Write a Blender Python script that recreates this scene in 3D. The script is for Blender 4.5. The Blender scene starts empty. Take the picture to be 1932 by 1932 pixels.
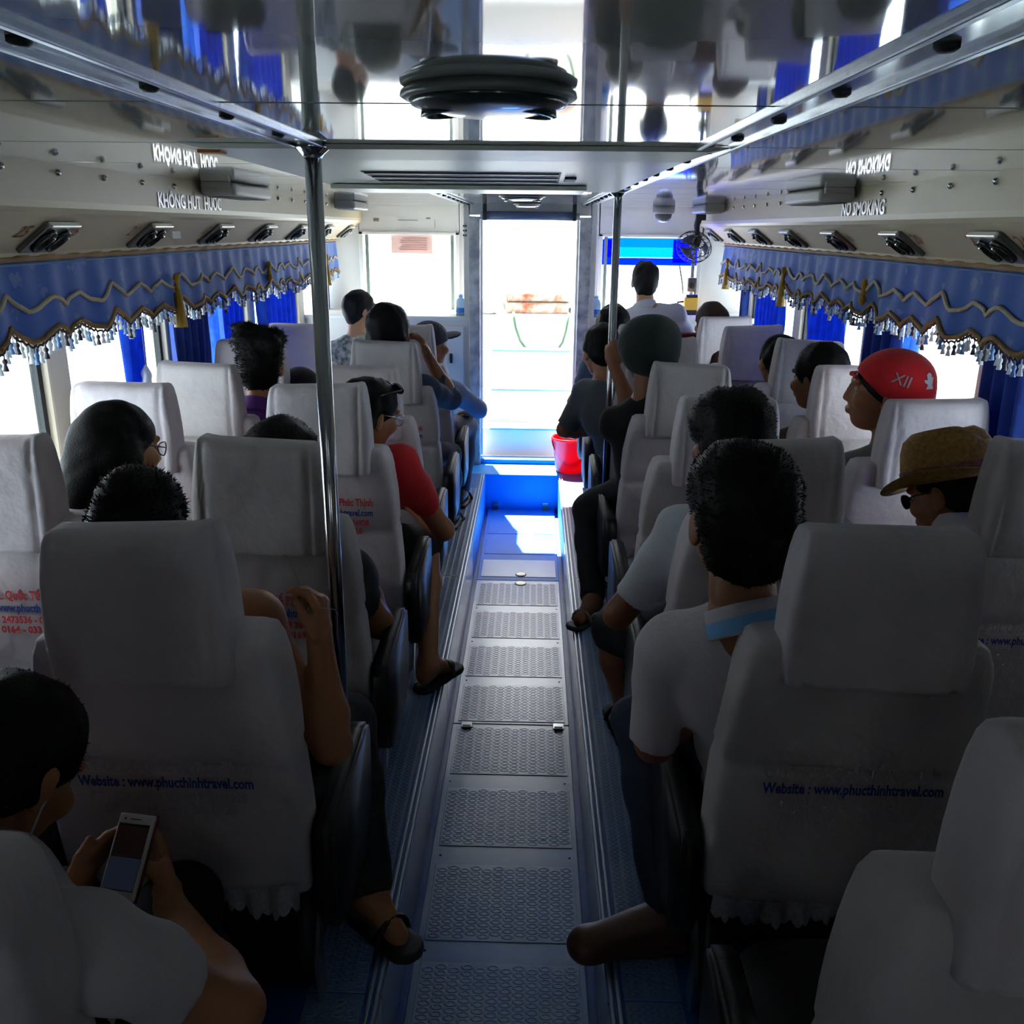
import bpy, bmesh, math, random
import numpy as np
from mathutils import Vector, Matrix
random.seed(7); np.random.seed(7)
SC = bpy.context.scene
COL = SC.collection
pi = math.pi

# ------------------------------------------------------------------ camera, world, sun, exposure
cam_d = bpy.data.cameras.new('camera'); cam = bpy.data.objects.new('camera', cam_d); COL.objects.link(cam)
cam_d.sensor_width = 36; cam_d.lens = 1700 / 1932 * 36; cam_d.clip_start = 0.02; cam_d.clip_end = 200
cam.matrix_world = Matrix.Translation((0, 0, 1.85)) @ (Matrix.Rotation(math.radians(1.2), 4, 'Z') @ Matrix.Rotation(math.radians(72.5), 4, 'X') @ Matrix.Rotation(math.radians(0.6), 4, 'Z'))
SC.camera = cam
W = bpy.data.worlds.new('sky'); SC.world = W; W.use_nodes = True
bg = W.node_tree.nodes['Background']; bg.inputs[0].default_value = (0.94, 0.97, 1.0, 1); bg.inputs[1].default_value = 5.5
sun_d = bpy.data.lights.new('sun', 'SUN'); sun_d.energy = 65; sun_d.angle = math.radians(0.6); sun_d.color = (1, 0.97, 0.9)
sun = bpy.data.objects.new('sun', sun_d); COL.objects.link(sun)
sun.location = (-2, 12, 12)
sun.rotation_euler = Vector((0.32, -1.27, -1.9)).to_track_quat('-Z', 'Y').to_euler()
SC.view_settings.view_transform = 'Standard'; SC.view_settings.look = 'None'; SC.view_settings.gamma = 1
SC.view_settings.use_curve_mapping = False
SC.view_settings.exposure = -0.12
SC.cycles.use_denoising = True
SC.cycles.max_bounces = 10; SC.cycles.diffuse_bounces = 5; SC.cycles.glossy_bounces = 5; SC.cycles.transparent_max_bounces = 16
SC.cycles.caustics_reflective = False; SC.cycles.caustics_refractive = False
SC.cycles.sample_clamp_indirect = 6

# ------------------------------------------------------------------ helpers: materials
def lin(h):
    h = h.lstrip('#'); out = []
    for i in (0, 2, 4):
        c = int(h[i:i+2], 16) / 255
        out.append(c / 12.92 if c <= 0.04045 else ((c + 0.055) / 1.055) ** 2.4)
    return out + [1]
MATS = {}
def mat(name, col, rough=0.6, metal=0.0, spec=0.5, var=0.0, vscale=6, bump=0.0, bscale=60, trans=0.0, col2=None, stretch=None, sheen=0.0, coat=0.0, emis=None):
    if name in MATS: return MATS[name]
    m = bpy.data.materials.new(name); m.use_nodes = True; nt = m.node_tree
    b = nt.nodes['Principled BSDF']; c = lin(col)
    b.inputs['Base Color'].default_value = c; b.inputs['Roughness'].default_value = rough
    b.inputs['Metallic'].default_value = metal; b.inputs['Specular IOR Level'].default_value = spec
    if sheen: b.inputs['Sheen Weight'].default_value = sheen
    if coat: b.inputs['Coat Weight'].default_value = coat; b.inputs['Coat Roughness'].default_value = 0.05
    L = nt.links; tc = nt.nodes.new('ShaderNodeTexCoord'); src = tc.outputs['Object']
    if stretch:
        mp = nt.nodes.new('ShaderNodeMapping'); mp.inputs['Scale'].default_value = stretch; L.new(src, mp.inputs[0]); src = mp.outputs[0]
    if var or col2:
        n = nt.nodes.new('ShaderNodeTexNoise'); n.inputs['Scale'].default_value = vscale; n.inputs['Detail'].default_value = 5; L.new(src, n.inputs['Vector'])
        r = nt.nodes.new('ShaderNodeValToRGB'); c2 = lin(col2) if col2 else [x * (1 - var) for x in c[:3]] + [1]
        r.color_ramp.elements[0].position = 0.35; r.color_ramp.elements[1].position = 0.65
        r.color_ramp.elements[0].color = c2; r.color_ramp.elements[1].color = c
        L.new(n.outputs['Fac'], r.inputs[0]); L.new(r.outputs[0], b.inputs['Base Color'])
    if bump:
        n2 = nt.nodes.new('ShaderNodeTexNoise'); n2.inputs['Scale'].default_value = bscale; n2.inputs['Detail'].default_value = 3; L.new(src, n2.inputs['Vector'])
        bp = nt.nodes.new('ShaderNodeBump'); bp.inputs['Strength'].default_value = bump; bp.inputs['Distance'].default_value = 0.01
        L.new(n2.outputs['Fac'], bp.inputs['Height']); L.new(bp.outputs[0], b.inputs['Normal'])
    if trans:
        t = nt.nodes.new('ShaderNodeBsdfTranslucent'); mx = nt.nodes.new('ShaderNodeMixShader'); mx.inputs[0].default_value = trans
        out = nt.nodes['Material Output']
        if b.inputs['Base Color'].is_linked: L.new(b.inputs['Base Color'].links[0].from_socket, t.inputs[0])
        else: t.inputs[0].default_value = c
        L.new(b.outputs[0], mx.inputs[1]); L.new(t.outputs[0], mx.inputs[2]); L.new(mx.outputs[0], out.inputs[0])
    if emis:
        b.inputs['Emission Color'].default_value = lin(emis[0]); b.inputs['Emission Strength'].default_value = emis[1]
    MATS[name] = m
    return m
def glass(name, tint, clear=0.93):
    m = bpy.data.materials.new(name); m.use_nodes = True; nt = m.node_tree; nt.nodes.clear()
    o = nt.nodes.new('ShaderNodeOutputMaterial'); t = nt.nodes.new('ShaderNodeBsdfTransparent'); g = nt.nodes.new('ShaderNodeBsdfGlossy')
    t.inputs[0].default_value = lin(tint); g.inputs['Roughness'].default_value = 0.02
    lw = nt.nodes.new('ShaderNodeLayerWeight'); pw = nt.nodes.new('ShaderNodeMath'); pw.operation = 'POWER'; pw.inputs[1].default_value = 4; nt.links.new(lw.outputs['Facing'], pw.inputs[0])
    f = nt.nodes.new('ShaderNodeMath'); f.operation = 'MULTIPLY_ADD'; f.inputs[1].default_value = 0.35; f.inputs[2].default_value = 0.03; nt.links.new(pw.outputs[0], f.inputs[0]); mx = nt.nodes.new('ShaderNodeMixShader')
    nt.links.new(f.outputs[0], mx.inputs[0]); nt.links.new(t.outputs[0], mx.inputs[1]); nt.links.new(g.outputs[0], mx.inputs[2]); nt.links.new(mx.outputs[0], o.inputs[0])
    return m

M_cover = mat('white seat cover fabric', '#CCC3C8', 0.85, spec=0.2, var=0.12, vscale=7, bump=0.5, bscale=22, sheen=0.2)
M_cover2 = mat('greyed seat cover fabric', '#C6BFC0', 0.85, spec=0.2, var=0.16, vscale=5, bump=0.5, bscale=20, sheen=0.2)
M_lace = mat('white lace', '#C9C5CC', 0.9, var=0.3, vscale=120, trans=0.25)
M_dark = mat('black seat vinyl', '#0C0D10', 0.5, spec=0.5, bump=0.1, bscale=150)
M_base = mat('dark seat frame', '#0E1116', 0.5)
M_leather = mat('dark leather', '#1E1210', 0.4)
M_steel = mat('polished steel tube', '#B4B6B8', 0.16, 1.0)
M_alu = mat('aluminium trim', '#9FA6AE', 0.3, 1.0, bump=0.05, bscale=90)
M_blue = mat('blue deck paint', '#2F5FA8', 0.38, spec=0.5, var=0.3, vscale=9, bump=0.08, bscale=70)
M_bluedk = mat('worn blue rubber tread', '#4A72A8', 0.30, spec=0.8, col2='#6A82A4', vscale=5)
M_bluehatch = mat('worn blue hatch plate', '#4E78B0', 0.27, spec=0.85, col2='#7488A4', vscale=3.5, bump=0.04, bscale=40)
for _m in (M_bluedk, M_bluehatch):
    _b = _m.node_tree.nodes['Principled BSDF']; _b.inputs['Coat Weight'].default_value = 0.8; _b.inputs['Coat Roughness'].default_value = 0.3
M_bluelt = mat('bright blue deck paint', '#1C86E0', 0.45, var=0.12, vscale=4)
M_ceil = mat('glossy laminate ceiling', '#A8A69C', 0.035, spec=0.75, bump=0.012, bscale=5, stretch=(3, 0.7, 1), coat=0.5)
M_seam = mat('dark ceiling joint', '#2B2A28', 0.5)
M_cream = mat('cream wall panel', '#B7AA8E', 0.45, spec=0.4, var=0.06, vscale=3)
M_cream2 = mat('cream hull liner', '#D2C8B2', 0.55, var=0.06, vscale=3)
M_white = mat('white painted fibreglass', '#DEDCDA', 0.45, spec=0.4, var=0.08, vscale=4)
M_frame = mat('worn white door frame', '#C4C2BE', 0.5, col2='#85858A', vscale=14)
M_rubber = mat('black rubber', '#1A1C1E', 0.6)
M_chromebox = mat('dark bronze vent plate', '#6E6F6C', 0.3, 0.7)
M_vent = mat('dark vent nozzle', '#17201A', 0.25, 0.2)
M_greyplastic = mat('grey plastic', '#8C8A84', 0.5)
M_green_dome = mat('dark green lamp body', '#1B2422', 0.3, coat=0.3)
M_ac = mat('cream appliance plastic', '#BDBAB0', 0.35)
M_val = mat('blue damask valance', '#4E6EAE', 0.7, spec=0.25, col2='#395AA6', vscale=14, trans=0.12, sheen=0.3)
M_curt = mat('bright blue curtain', '#1E5FD0', 0.8, trans=0.45, col2='#1A50B8', vscale=20)
M_curt2 = mat('navy damask curtain', '#22418F', 0.8, trans=0.22, col2='#1B3680', vscale=16)
M_curt3 = mat('pale blue sheer curtain', '#7FAEEA', 0.8, trans=0.6, col2='#5E92DC', vscale=18)
M_rope = mat('cream rope trim', '#B0A48C', 0.8, bump=0.4, bscale=200)
M_gold = mat('brown gold braid', '#8A6A3E', 0.7, bump=0.5, bscale=180)
M_tassel = mat('gold tassel yarn', '#B08A22', 0.6, col2='#7E5E14', vscale=60, stretch=(1, 1, 0.05))
M_fr1 = mat('white fringe yarn', '#D6D8DC', 0.7, trans=0.3)
M_fr2 = mat('blue fringe yarn', '#6E90BC', 0.7, trans=0.3)
M_fr3 = mat('dark fringe yarn', '#4A4650', 0.7, trans=0.2)
M_red = mat('red lettering ink', '#C23038', 0.8)
M_navy = mat('navy lettering ink', '#263C86', 0.8)
M_ghost = mat('faded lettering ink', '#B3ABB4', 0.85)
M_silver = mat('silver foil letters', '#E6E3E4', 0.25, 0.6)
M_rednum = mat('red stencil numerals', '#9A5A54', 0.7)
M_hair = mat('black hair', '#080708', 0.6, spec=0.18, bump=0.2, bscale=160)
M_hairbr = mat('dark brown hair', '#2A140D', 0.5, spec=0.25, bump=0.2, bscale=160)
M_hairgr = mat('greying black hair', '#121214', 0.6, spec=0.2, bump=0.2, bscale=160)
M_eye = mat('eye white', '#8E8880', 0.3)
M_skin = [mat('tan skin', '#A5714F', 0.5, spec=0.4, bump=0.06, bscale=220), mat('brown skin', '#8A5A3E', 0.5, spec=0.4, bump=0.06, bscale=220), mat('light skin', '#BC8A68', 0.5, spec=0.4, bump=0.06, bscale=220)]
G_clear = glass('clear window glass', '#F2F6F8')
G_film = glass('blue sunshade film', '#0A50F0')
G_film2 = glass('light blue sunshade film', '#1E9CFF')

# ------------------------------------------------------------------ helpers: objects
def tag(o, label=None, cat=None, group=None, kind=None):
    if label: o['label'] = label
    if cat: o['category'] = cat
    if group: o['group'] = group
    if kind: o['kind'] = kind
    return o
def mk(name, me, parent=None, loc=None):
    o = bpy.data.objects.new(name, me); COL.objects.link(o)
    if parent is not None: o.parent = parent
    if loc is not None: o.location = loc
    return o
def empty(name, loc=(0, 0, 0), rz=0):
    o = bpy.data.objects.new(name, None); COL.objects.link(o); o.location = loc; o.rotation_euler = (0, 0, rz); o.empty_display_size = 0.1
    return o
def md(name, v, f, m, smooth=True):
    me = bpy.data.meshes.new(name); me.from_pydata([tuple(map(float, p)) for p in v], [], [tuple(map(int, q)) for q in f]); me.materials.append(m)
    if smooth: me.polygons.foreach_set('use_smooth', [True] * len(me.polygons))
    me.update(); return me
def bm_md(name, bm, m, smooth=False):
    bmesh.ops.recalc_face_normals(bm, faces=bm.faces)
    me = bpy.data.meshes.new(name); bm.to_mesh(me); bm.free(); me.materials.append(m)
    if smooth: me.polygons.foreach_set('use_smooth', [True] * len(me.polygons))
    return me
def box_bm(x0, x1, y0, y1, z0, z1, bev=0.0, seg=2, bm=None):
    own = bm is None
    b = bmesh.new()
    r = bmesh.ops.create_cube(b, size=1)
    for v in b.verts: v.co = Vector(((x0 + x1) / 2 + v.co.x * (x1 - x0), (y0 + y1) / 2 + v.co.y * (y1 - y0), (z0 + z1) / 2 + v.co.z * (z1 - z0)))
    if bev: bmesh.ops.bevel(b, geom=list(b.edges), offset=bev, segments=seg, affect='EDGES', profile=0.6)
    if own: return b
    t = bpy.data.meshes.new('t'); b.to_mesh(t); b.free(); bm.from_mesh(t); bpy.data.meshes.remove(t); return bm
def box(name, x0, x1, y0, y1, z0, z1, m, parent=None, bev=0.0, seg=2, smooth=None):
    return mk(name, bm_md(name, box_bm(x0, x1, y0, y1, z0, z1, bev, seg), m, bool(bev) and seg > 2 if smooth is None else smooth), parent)
def boxes(name, lst, m, parent=None, bev=0.0):
    b = bmesh.new()
    for q in lst: box_bm(*q, bev=bev, bm=b)
    return mk(name, bm_md(name, b, m), parent)
def tube_vf(path, r, n=10, caps=True, v=None, f=None):
    v = [] if v is None else v; f = [] if f is None else f
    P = [Vector(p) for p in path]; base = len(v); rr = r if hasattr(r, '__len__') else [r] * len(P)
    up = Vector((0.13, 0.29, 0.95)).normalized()
    for i, p in enumerate(P):
        t = (P[min(i + 1, len(P) - 1)] - P[max(i - 1, 0)]).normalized()
        if abs(t.dot(up)) > 0.97: up = Vector((1, 0.1, 0)).normalized()
        a = t.cross(up).normalized(); b = t.cross(a).normalized(); up = b.cross(t).normalized() if b.cross(t).length > 1e-6 else up
        up = a.cross(t).normalized()
        for k in range(n):
            an = 2 * pi * k / n; v.append(tuple(p + (a * math.cos(an) + up * math.sin(an)) * rr[i]))
    for i in range(len(P) - 1):
        for k in range(n):
            f.append((base + i * n + k, base + i * n + (k + 1) % n, base + (i + 1) * n + (k + 1) % n, base + (i + 1) * n + k))
    if caps:
        f.append(tuple(base + k for k in range(n))[::-1]); f.append(tuple(base + (len(P) - 1) * n + k for k in range(n)))
    return v, f
def tube(name, path, r, m, parent=None, n=10):
    v, f = tube_vf(path, r, n); return mk(name, md(name, v, f, m), parent)
def lathe_md(name, prof, m, n=28, axis='z', smooth=True):
    v, f = [], []
    for (r, h) in prof:
        for k in range(n):
            a = 2 * pi * k / n; v.append((r * math.cos(a), r * math.sin(a), h) if axis == 'z' else ((r * math.cos(a), h, r * math.sin(a)) if axis == 'y' else (h, r * math.cos(a), r * math.sin(a))))
    for i in range(len(prof) - 1):
        for k in range(n): f.append((i * n + k, i * n + (k + 1) % n, (i + 1) * n + (k + 1) % n, (i + 1) * n + k))
    f.append(tuple(range(n))[::-1]); f.append(tuple((len(prof) - 1) * n + k for k in range(n)))
    me = md(name, v, f, m, smooth); return me
def text_md(name, body, size, m, extrude=0.0006, bold=0.0):
    c = bpy.data.curves.new(name, 'FONT'); c.body = body; c.size = size; c.align_x = 'CENTER'; c.extrude = extrude; c.offset = bold; c.resolution_u = 2
    o = bpy.data.objects.new('tmp', c); COL.objects.link(o); dg = bpy.context.evaluated_depsgraph_get()
    me = bpy.data.meshes.new_from_object(o.evaluated_get(dg)); bpy.data.objects.remove(o); bpy.data.curves.remove(c)
    me.materials.clear(); me.materials.append(m); me.name = name; return me
def map_verts(me, fn):
    for v in me.vertices: v.co = Vector(fn(v.co.x, v.co.y, v.co.z))
    me.update(); return me
def grid_vf(nu, nv, fn, closed=False):
    v = [fn(i / nu, j / nv) for j in range(nv + 1) for i in range(nu + 1)]
    f = [(j * (nu + 1) + i, j * (nu + 1) + i + 1, (j + 1) * (nu + 1) + i + 1, (j + 1) * (nu + 1) + i) for j in range(nv) for i in range(nu)]
    return v, f

# ------------------------------------------------------------------ helpers: smooth implicit surfaces
def cap(a, b, r1, r2): return ('c', np.array(a, float), np.array(b, float), r1, r2)
def ell(c, r, R=None): return ('e', np.array(c, float), np.array(r, float), np.eye(3) if R is None else R)
def inflate(p, d):
    return ('c', p[1], p[2], p[3] + d, p[4] + d) if p[0] == 'c' else ('e', p[1], p[2] + d, p[3])
def bounds(p):
    if p[0] == 'c':
        r = max(p[3], p[4]); return np.minimum(p[1], p[2]) - r, np.maximum(p[1], p[2]) + r
    e = np.sqrt(((p[3] * p[2][None, :]) ** 2).sum(1)); return p[1] - e, p[1] + e
def prim_d(p, X, Y, Z):
    if p[0] == 'c':
        ba = p[2] - p[1]; L2 = max(ba @ ba, 1e-9)
        px, py, pz = X - p[1][0], Y - p[1][1], Z - p[1][2]
        h = np.clip((px * ba[0] + py * ba[1] + pz * ba[2]) / L2, 0, 1)
        return np.sqrt((px - h * ba[0]) ** 2 + (py - h * ba[1]) ** 2 + (pz - h * ba[2]) ** 2) - (p[3] + (p[4] - p[3]) * h)
    R = p[3]; px, py, pz = X - p[1][0], Y - p[1][1], Z - p[1][2]
    q = [px * R[0, i] + py * R[1, i] + pz * R[2, i] for i in range(3)]
    k0 = np.sqrt(sum((q[i] / p[2][i]) ** 2 for i in range(3))); k1 = np.sqrt(sum((q[i] / p[2][i] ** 2) ** 2 for i in range(3)))
    return k0 * (k0 - 1) / np.maximum(k1, 1e-6)
def surface(prims, h, k=0.02, cut=None, wob=None, k_list=None):
    """smooth union of prims -> (verts, quads) by surface nets"""
    lo = np.min([bounds(p)[0] for p in prims], 0) - 3 * h - k; hi = np.max([bounds(p)[1] for p in prims], 0) + 3 * h + k
    n = np.ceil((hi - lo) / h).astype(int) + 1
    ax = [lo[i] + h * np.arange(n[i]) for i in range(3)]
    D = np.full(n, 1.0, np.float32)
    for p in prims:
        a, b = bounds(p); m = k + 3 * h
        i0 = np.maximum(((a - m - lo) / h).astype(int), 0); i1 = np.minimum(((b + m - lo) / h).astype(int) + 2, n)
        sl = tuple(slice(i0[i], i1[i]) for i in range(3))
        X, Y, Z = np.meshgrid(ax[0][sl[0]], ax[1][sl[1]], ax[2][sl[2]], indexing='ij', sparse=True)
        d = prim_d(p, X, Y, Z); o = D[sl]
        hh = np.clip(0.5 + 0.5 * (o - d) / k, 0, 1)
        D[sl] = o * (1 - hh) + d * hh - k * hh * (1 - hh)
    if cut is not None or wob is not None:
        X, Y, Z = np.meshgrid(*ax, indexing='ij', sparse=True)
        if wob is not None: D = D + wob(X, Y, Z)
        if cut is not None: D = np.maximum(D, cut(X, Y, Z))
    return nets(D, lo, h)
def nets(D, lo, h):
    S = D < 0; c = np.zeros([s - 1 for s in D.shape], np.int8)
    for dx in (0, 1):
        for dy in (0, 1):
            for dz in (0, 1): c += S[dx:dx + c.shape[0], dy:dy + c.shape[1], dz:dz + c.shape[2]]
    I = np.argwhere((c > 0) & (c < 8)); idx = np.full(c.shape, -1, np.int32); idx[tuple(I.T)] = np.arange(len(I))
    acc = np.zeros((len(I), 3)); cnt = np.zeros(len(I))
    cor = [(0, 0, 0), (1, 0, 0), (0, 1, 0), (1, 1, 0), (0, 0, 1), (1, 0, 1), (0, 1, 1), (1, 1, 1)]
    val = [D[tuple((I + np.array(q)).T)] for q in cor]
    for a in range(8):
        for b in range(a + 1, 8):
            if sum(abs(cor[a][i] - cor[b][i]) for i in range(3)) != 1: continue
            x = (val[a] < 0) != (val[b] < 0); t = np.where(x, val[a] / np.where(np.abs(val[a] - val[b]) < 1e-9, 1e-9, val[a] - val[b]), 0)
            acc += np.where(x[:, None], np.array(cor[a]) + t[:, None] * (np.array(cor[b]) - np.array(cor[a])), 0); cnt += x
    V = lo + h * (I + acc / np.maximum(cnt, 1)[:, None])
    F = []
    for axn in range(3):
        o1, o2 = [(1, 2), (2, 0), (0, 1)][axn]
        A = np.take(S, range(S.shape[axn] - 1), axn); B = np.take(S, range(1, S.shape[axn]), axn)
        E = np.argwhere(A != B)
        ok = (E[:, o1] > 0) & (E[:, o2] > 0) & (E[:, o1] < S.shape[o1] - 1) & (E[:, o2] < S.shape[o2] - 1); E = E[ok]
        u = np.zeros(3, int); u[o1] = 1; w = np.zeros(3, int); w[o2] = 1
        q = np.stack([idx[tuple((E - u - w).T)], idx[tuple((E - w).T)], idx[tuple(E.T)], idx[tuple((E - u).T)]], 1)
        fl = ~S[tuple(E.T)]; q[fl] = q[fl][:, ::-1]; F.append(q)
    F = np.concatenate(F); F = F[(F >= 0).all(1)]
    return V, F
def np_md(name, V, F, mats, smooth=True, mi=None):
    me = bpy.data.meshes.new(name); me.vertices.add(len(V)); me.vertices.foreach_set('co', np.asarray(V, np.float32).ravel())
    k = F.shape[1]; me.loops.add(F.size); me.loops.foreach_set('vertex_index', F.astype(np.int32).ravel())
    me.polygons.add(len(F)); me.polygons.foreach_set('loop_start', np.arange(0, F.size, k, dtype=np.int32))
    for m in (mats if isinstance(mats, (list, tuple)) else [mats]): me.materials.append(m)
    me.polygons.foreach_set('use_smooth', np.full(len(F), smooth))
    if mi is not None: me.polygons.foreach_set('material_index', np.asarray(mi, np.int32))
    me.update(calc_edges=True); me.validate(); return me
def join_vf(parts):
    V, F, o = [], [], 0
    for v, f in parts: V.append(v); F.append(f + o); o += len(v)
    return np.concatenate(V), np.concatenate(F)
def waves(seed, amp, freq, n=7, dirs=None):
    rs = np.random.RandomState(seed); K = rs.normal(size=(n, 3)) if dirs is None else np.array([dirs[i % len(dirs)] for i in range(n)]) + rs.normal(size=(n, 3)) * 0.25
    K = K / np.linalg.norm(K, axis=1)[:, None] * freq * rs.uniform(0.6, 1.5, (n, 1)); ph = rs.uniform(0, 6.28, n)
    return lambda X, Y, Z: amp / n ** 0.5 * sum(np.sin(K[i, 0] * X + K[i, 1] * Y + K[i, 2] * Z + ph[i]) for i in range(n))

# ================================================================== THE SETTING
def struct(o, label=None): return tag(o, label, kind='structure')
def prof_md(name, prof, y0, y1, m, ny=1, close=False):
    v, f = [], []; n = len(prof)
    for j in range(ny + 1):
        y = y0 + (y1 - y0) * j / ny
        v += [(p[0], y, p[1]) for p in prof]
    for j in range(ny):
        for i in range(n - 1 + (1 if close else 0)): f.append((j * n + i, j * n + (i + 1) % n, (j + 1) * n + (i + 1) % n, (j + 1) * n + i))
    if close: f += [tuple(range(n)), tuple(ny * n + i for i in range(n))[::-1]]
    return md(name, v, f, m, False)
def relief(name, x0, x1, y0, y1, z, dx, dy, m, parent):
    """raised chain-link ovals of a rubber tread, too many to pick apart"""
    v, f = [], []; nx = max(1, int((x1 - x0) / dx)); ny = max(1, int((y1 - y0) / dy)); n = 8
    for i in range(nx):
        for j in range(ny):
            cx_ = x0 + (i + 0.5) * (x1 - x0) / nx; cy_ = y0 + (j + 0.5 + (0.5 if i % 2 else 0)) * (y1 - y0) / (ny + 0.5)
            b = len(v)
            for (s, h) in ((0.5, 0), (0.42, 0.0012), (0.30, 0.0012), (0.22, 0)):
                for k in range(n):
                    a = 2 * pi * (k + 0.5) / n; v.append((cx_ + math.cos(a) * s * dx * 1.12, cy_ + math.sin(a) * s * dy * 1.0, z + h))
            for r in range(3):
                for k in range(n): f.append((b + r * n + k, b + r * n + (k + 1) % n, b + (r + 1) * n + (k + 1) % n, b + (r + 1) * n + k))
    return tag(mk(name, md(name, v, f, m, False), parent), kind='stuff')

floor = struct(box('floor', -0.312, 0.192, -1.5, 5.95, -0.06, -0.012, M_blue))
for (a, b) in ((-1.4, 1.55), (1.556, 3.103), (3.109, 4.612), (4.618, 5.938)):
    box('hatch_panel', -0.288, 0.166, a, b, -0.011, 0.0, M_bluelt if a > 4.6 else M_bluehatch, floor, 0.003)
PADS = [(-0.75, -0.45), (-0.36, -0.06), (0.03, 0.33), (0.42, 0.72), (0.81, 1.11), (1.19, 1.50), (1.585, 1.905), (1.98, 2.288), (2.374, 2.681), (2.765, 3.085), (3.125, 3.42), (3.497, 3.797), (3.881, 4.189), (4.27, 4.575), (4.665, 4.93), (5.03, 5.30), (5.40, 5.66)]
for i, (a, b) in enumerate(PADS):
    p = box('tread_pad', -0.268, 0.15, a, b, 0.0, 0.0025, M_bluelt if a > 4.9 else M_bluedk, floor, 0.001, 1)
    if 1.0 < a < 4.6: relief('tread_relief', -0.262, 0.144, a + 0.006, b - 0.006, 0.0025, 0.032, 0.022, M_bluehatch, p)
for x in (-0.232, 0.124):
    h = box('latch', x - 0.022, x + 0.022, 3.072, 3.112, 0.0025, 0.007, M_steel, floor, 0.002); box('latch_tongue', x - 0.016, x + 0.016, 3.06, 3.08, 0.003, 0.012, M_dark, h, 0.001)
for y in (4.70, 4.565):
    o = mk('lift_ring', lathe_md('lift_ring', [(0.0, 0.004), (0.02, 0.004), (0.028, 0.0055), (0.031, 0.003), (0.031, 0)], mat('brass cap', '#C8C0A8', 0.3, 0.5)), floor, (-0.045, y, 0.002))
for x in (-0.24, 0.105):
    h = box('hinge', x - 0.02, x + 0.02, 5.90, 5.945, 0.0, 0.006, M_steel, floor, 0.002); box('hinge_leaf', x - 0.02, x + 0.02, 5.942, 5.948, 0.0, 0.045, M_steel, h, 0.001)
for x in (-0.26, 0.14):
    for y in (1.53, 1.945, 2.33, 2.72, 3.46, 3.84, 4.23): mk('bolt_head', lathe_md('bolt_head', [(0.0035, 0.0015), (0.004, 0)], M_rubber, 8), floor, (x + random.uniform(-.004, .004), y, 0.0))

fl = struct(box('floor_left', -1.66, -0.312, -1.5, 6.25, -0.06, 0.24, M_blue))
fr = struct(box('floor_right', 0.192, 1.60, -1.5, 6.25, -0.06, 0.24, M_blue))
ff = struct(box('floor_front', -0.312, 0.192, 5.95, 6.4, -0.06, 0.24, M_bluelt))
for side, F_ in ((-1, fl), (1, fr)):
    xa, xb = (-0.47, -0.345) if side < 0 else (0.225, 0.35)
    for (a, b) in ((-1.0, 1.56), (1.565, 4.05), (4.055, 5.6)):
        p = box('tread_strip', xa, xb, a, b, 0.24, 0.243, M_bluedk, F_, 0.001, 1)
        if b > 1.3: relief('tread_relief', xa + 0.004, xb - 0.004, max(a, 0.9) + 0.005, b - 0.005, 0.243, 0.024, 0.017, M_bluehatch, p)
    e = -0.312 if side < 0 else 0.192
    for k, off in enumerate((0.0, 0.016)):
        x0 = e - off - 0.008 if side < 0 else e + off
        box('edge_rib', x0, x0 + 0.008, -1.4, 5.93, 0.24, 0.248, M_alu, F_, 0.002)
    # painted riser board with its joints
    for (a, b) in ((-1.0, 1.56), (1.566, 3.10), (3.106, 4.61), (4.616, 5.94)):
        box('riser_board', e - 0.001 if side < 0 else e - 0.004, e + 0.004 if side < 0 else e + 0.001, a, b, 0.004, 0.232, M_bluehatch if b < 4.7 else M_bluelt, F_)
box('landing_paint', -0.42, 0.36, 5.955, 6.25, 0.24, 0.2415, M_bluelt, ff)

# ---- ceiling
ceiling = struct(boxes('ceiling', [(-1.72, 1.66, -1.5, 6.34, 2.013, 2.07), (-1.72, -0.43, 6.34, 6.86, 2.013, 2.07), (0.37, 1.66, 6.34, 6.86, 2.013, 2.07)], M_seam))
YS = [-1.5] + [1.25 + 0.6 * k for k in range(-4, 10)] + [6.82]
for (xa, xb) in ((-1.262, -0.47), (-0.410, 0.306), (0.374, 1.192)):
    for a, b in zip(YS[:-1], YS[1:]):
        if -0.43 < xa < 0.3:
            if a > 6.3: continue
            b = min(b, 6.34)
        box('ceiling_panel', xa, xb, a + 0.0055, b - 0.0055, 2.0, 2.0135, M_ceil, ceiling, 0.0015, 1)
for i, (xa, xb) in enumerate(((-0.468, -0.412), (0.308, 0.372))):
    t = struct(box('trim_%d' % (i + 1), xa, xb, -1.45, 6.8, 2.0, 2.012, mat('satin ceiling strip', '#A8A8A4', 0.12, 0.3, coat=0.4)))
    for x in (xa, xb): box('strip_edge', x - 0.005, x + 0.005, -1.45, 6.8, 1.993, 2.003, M_alu, t, 0.002)
    for k in range(24):
        mk('screw_cap', lathe_md('screw_cap', [(0.011, 0), (0.011, -0.004), (0.007, -0.007), (0.0, -0.0075)], M_rubber, 12), t, ((xa + xb) / 2, 0.3 + 0.27 * k, 2.0))

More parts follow.
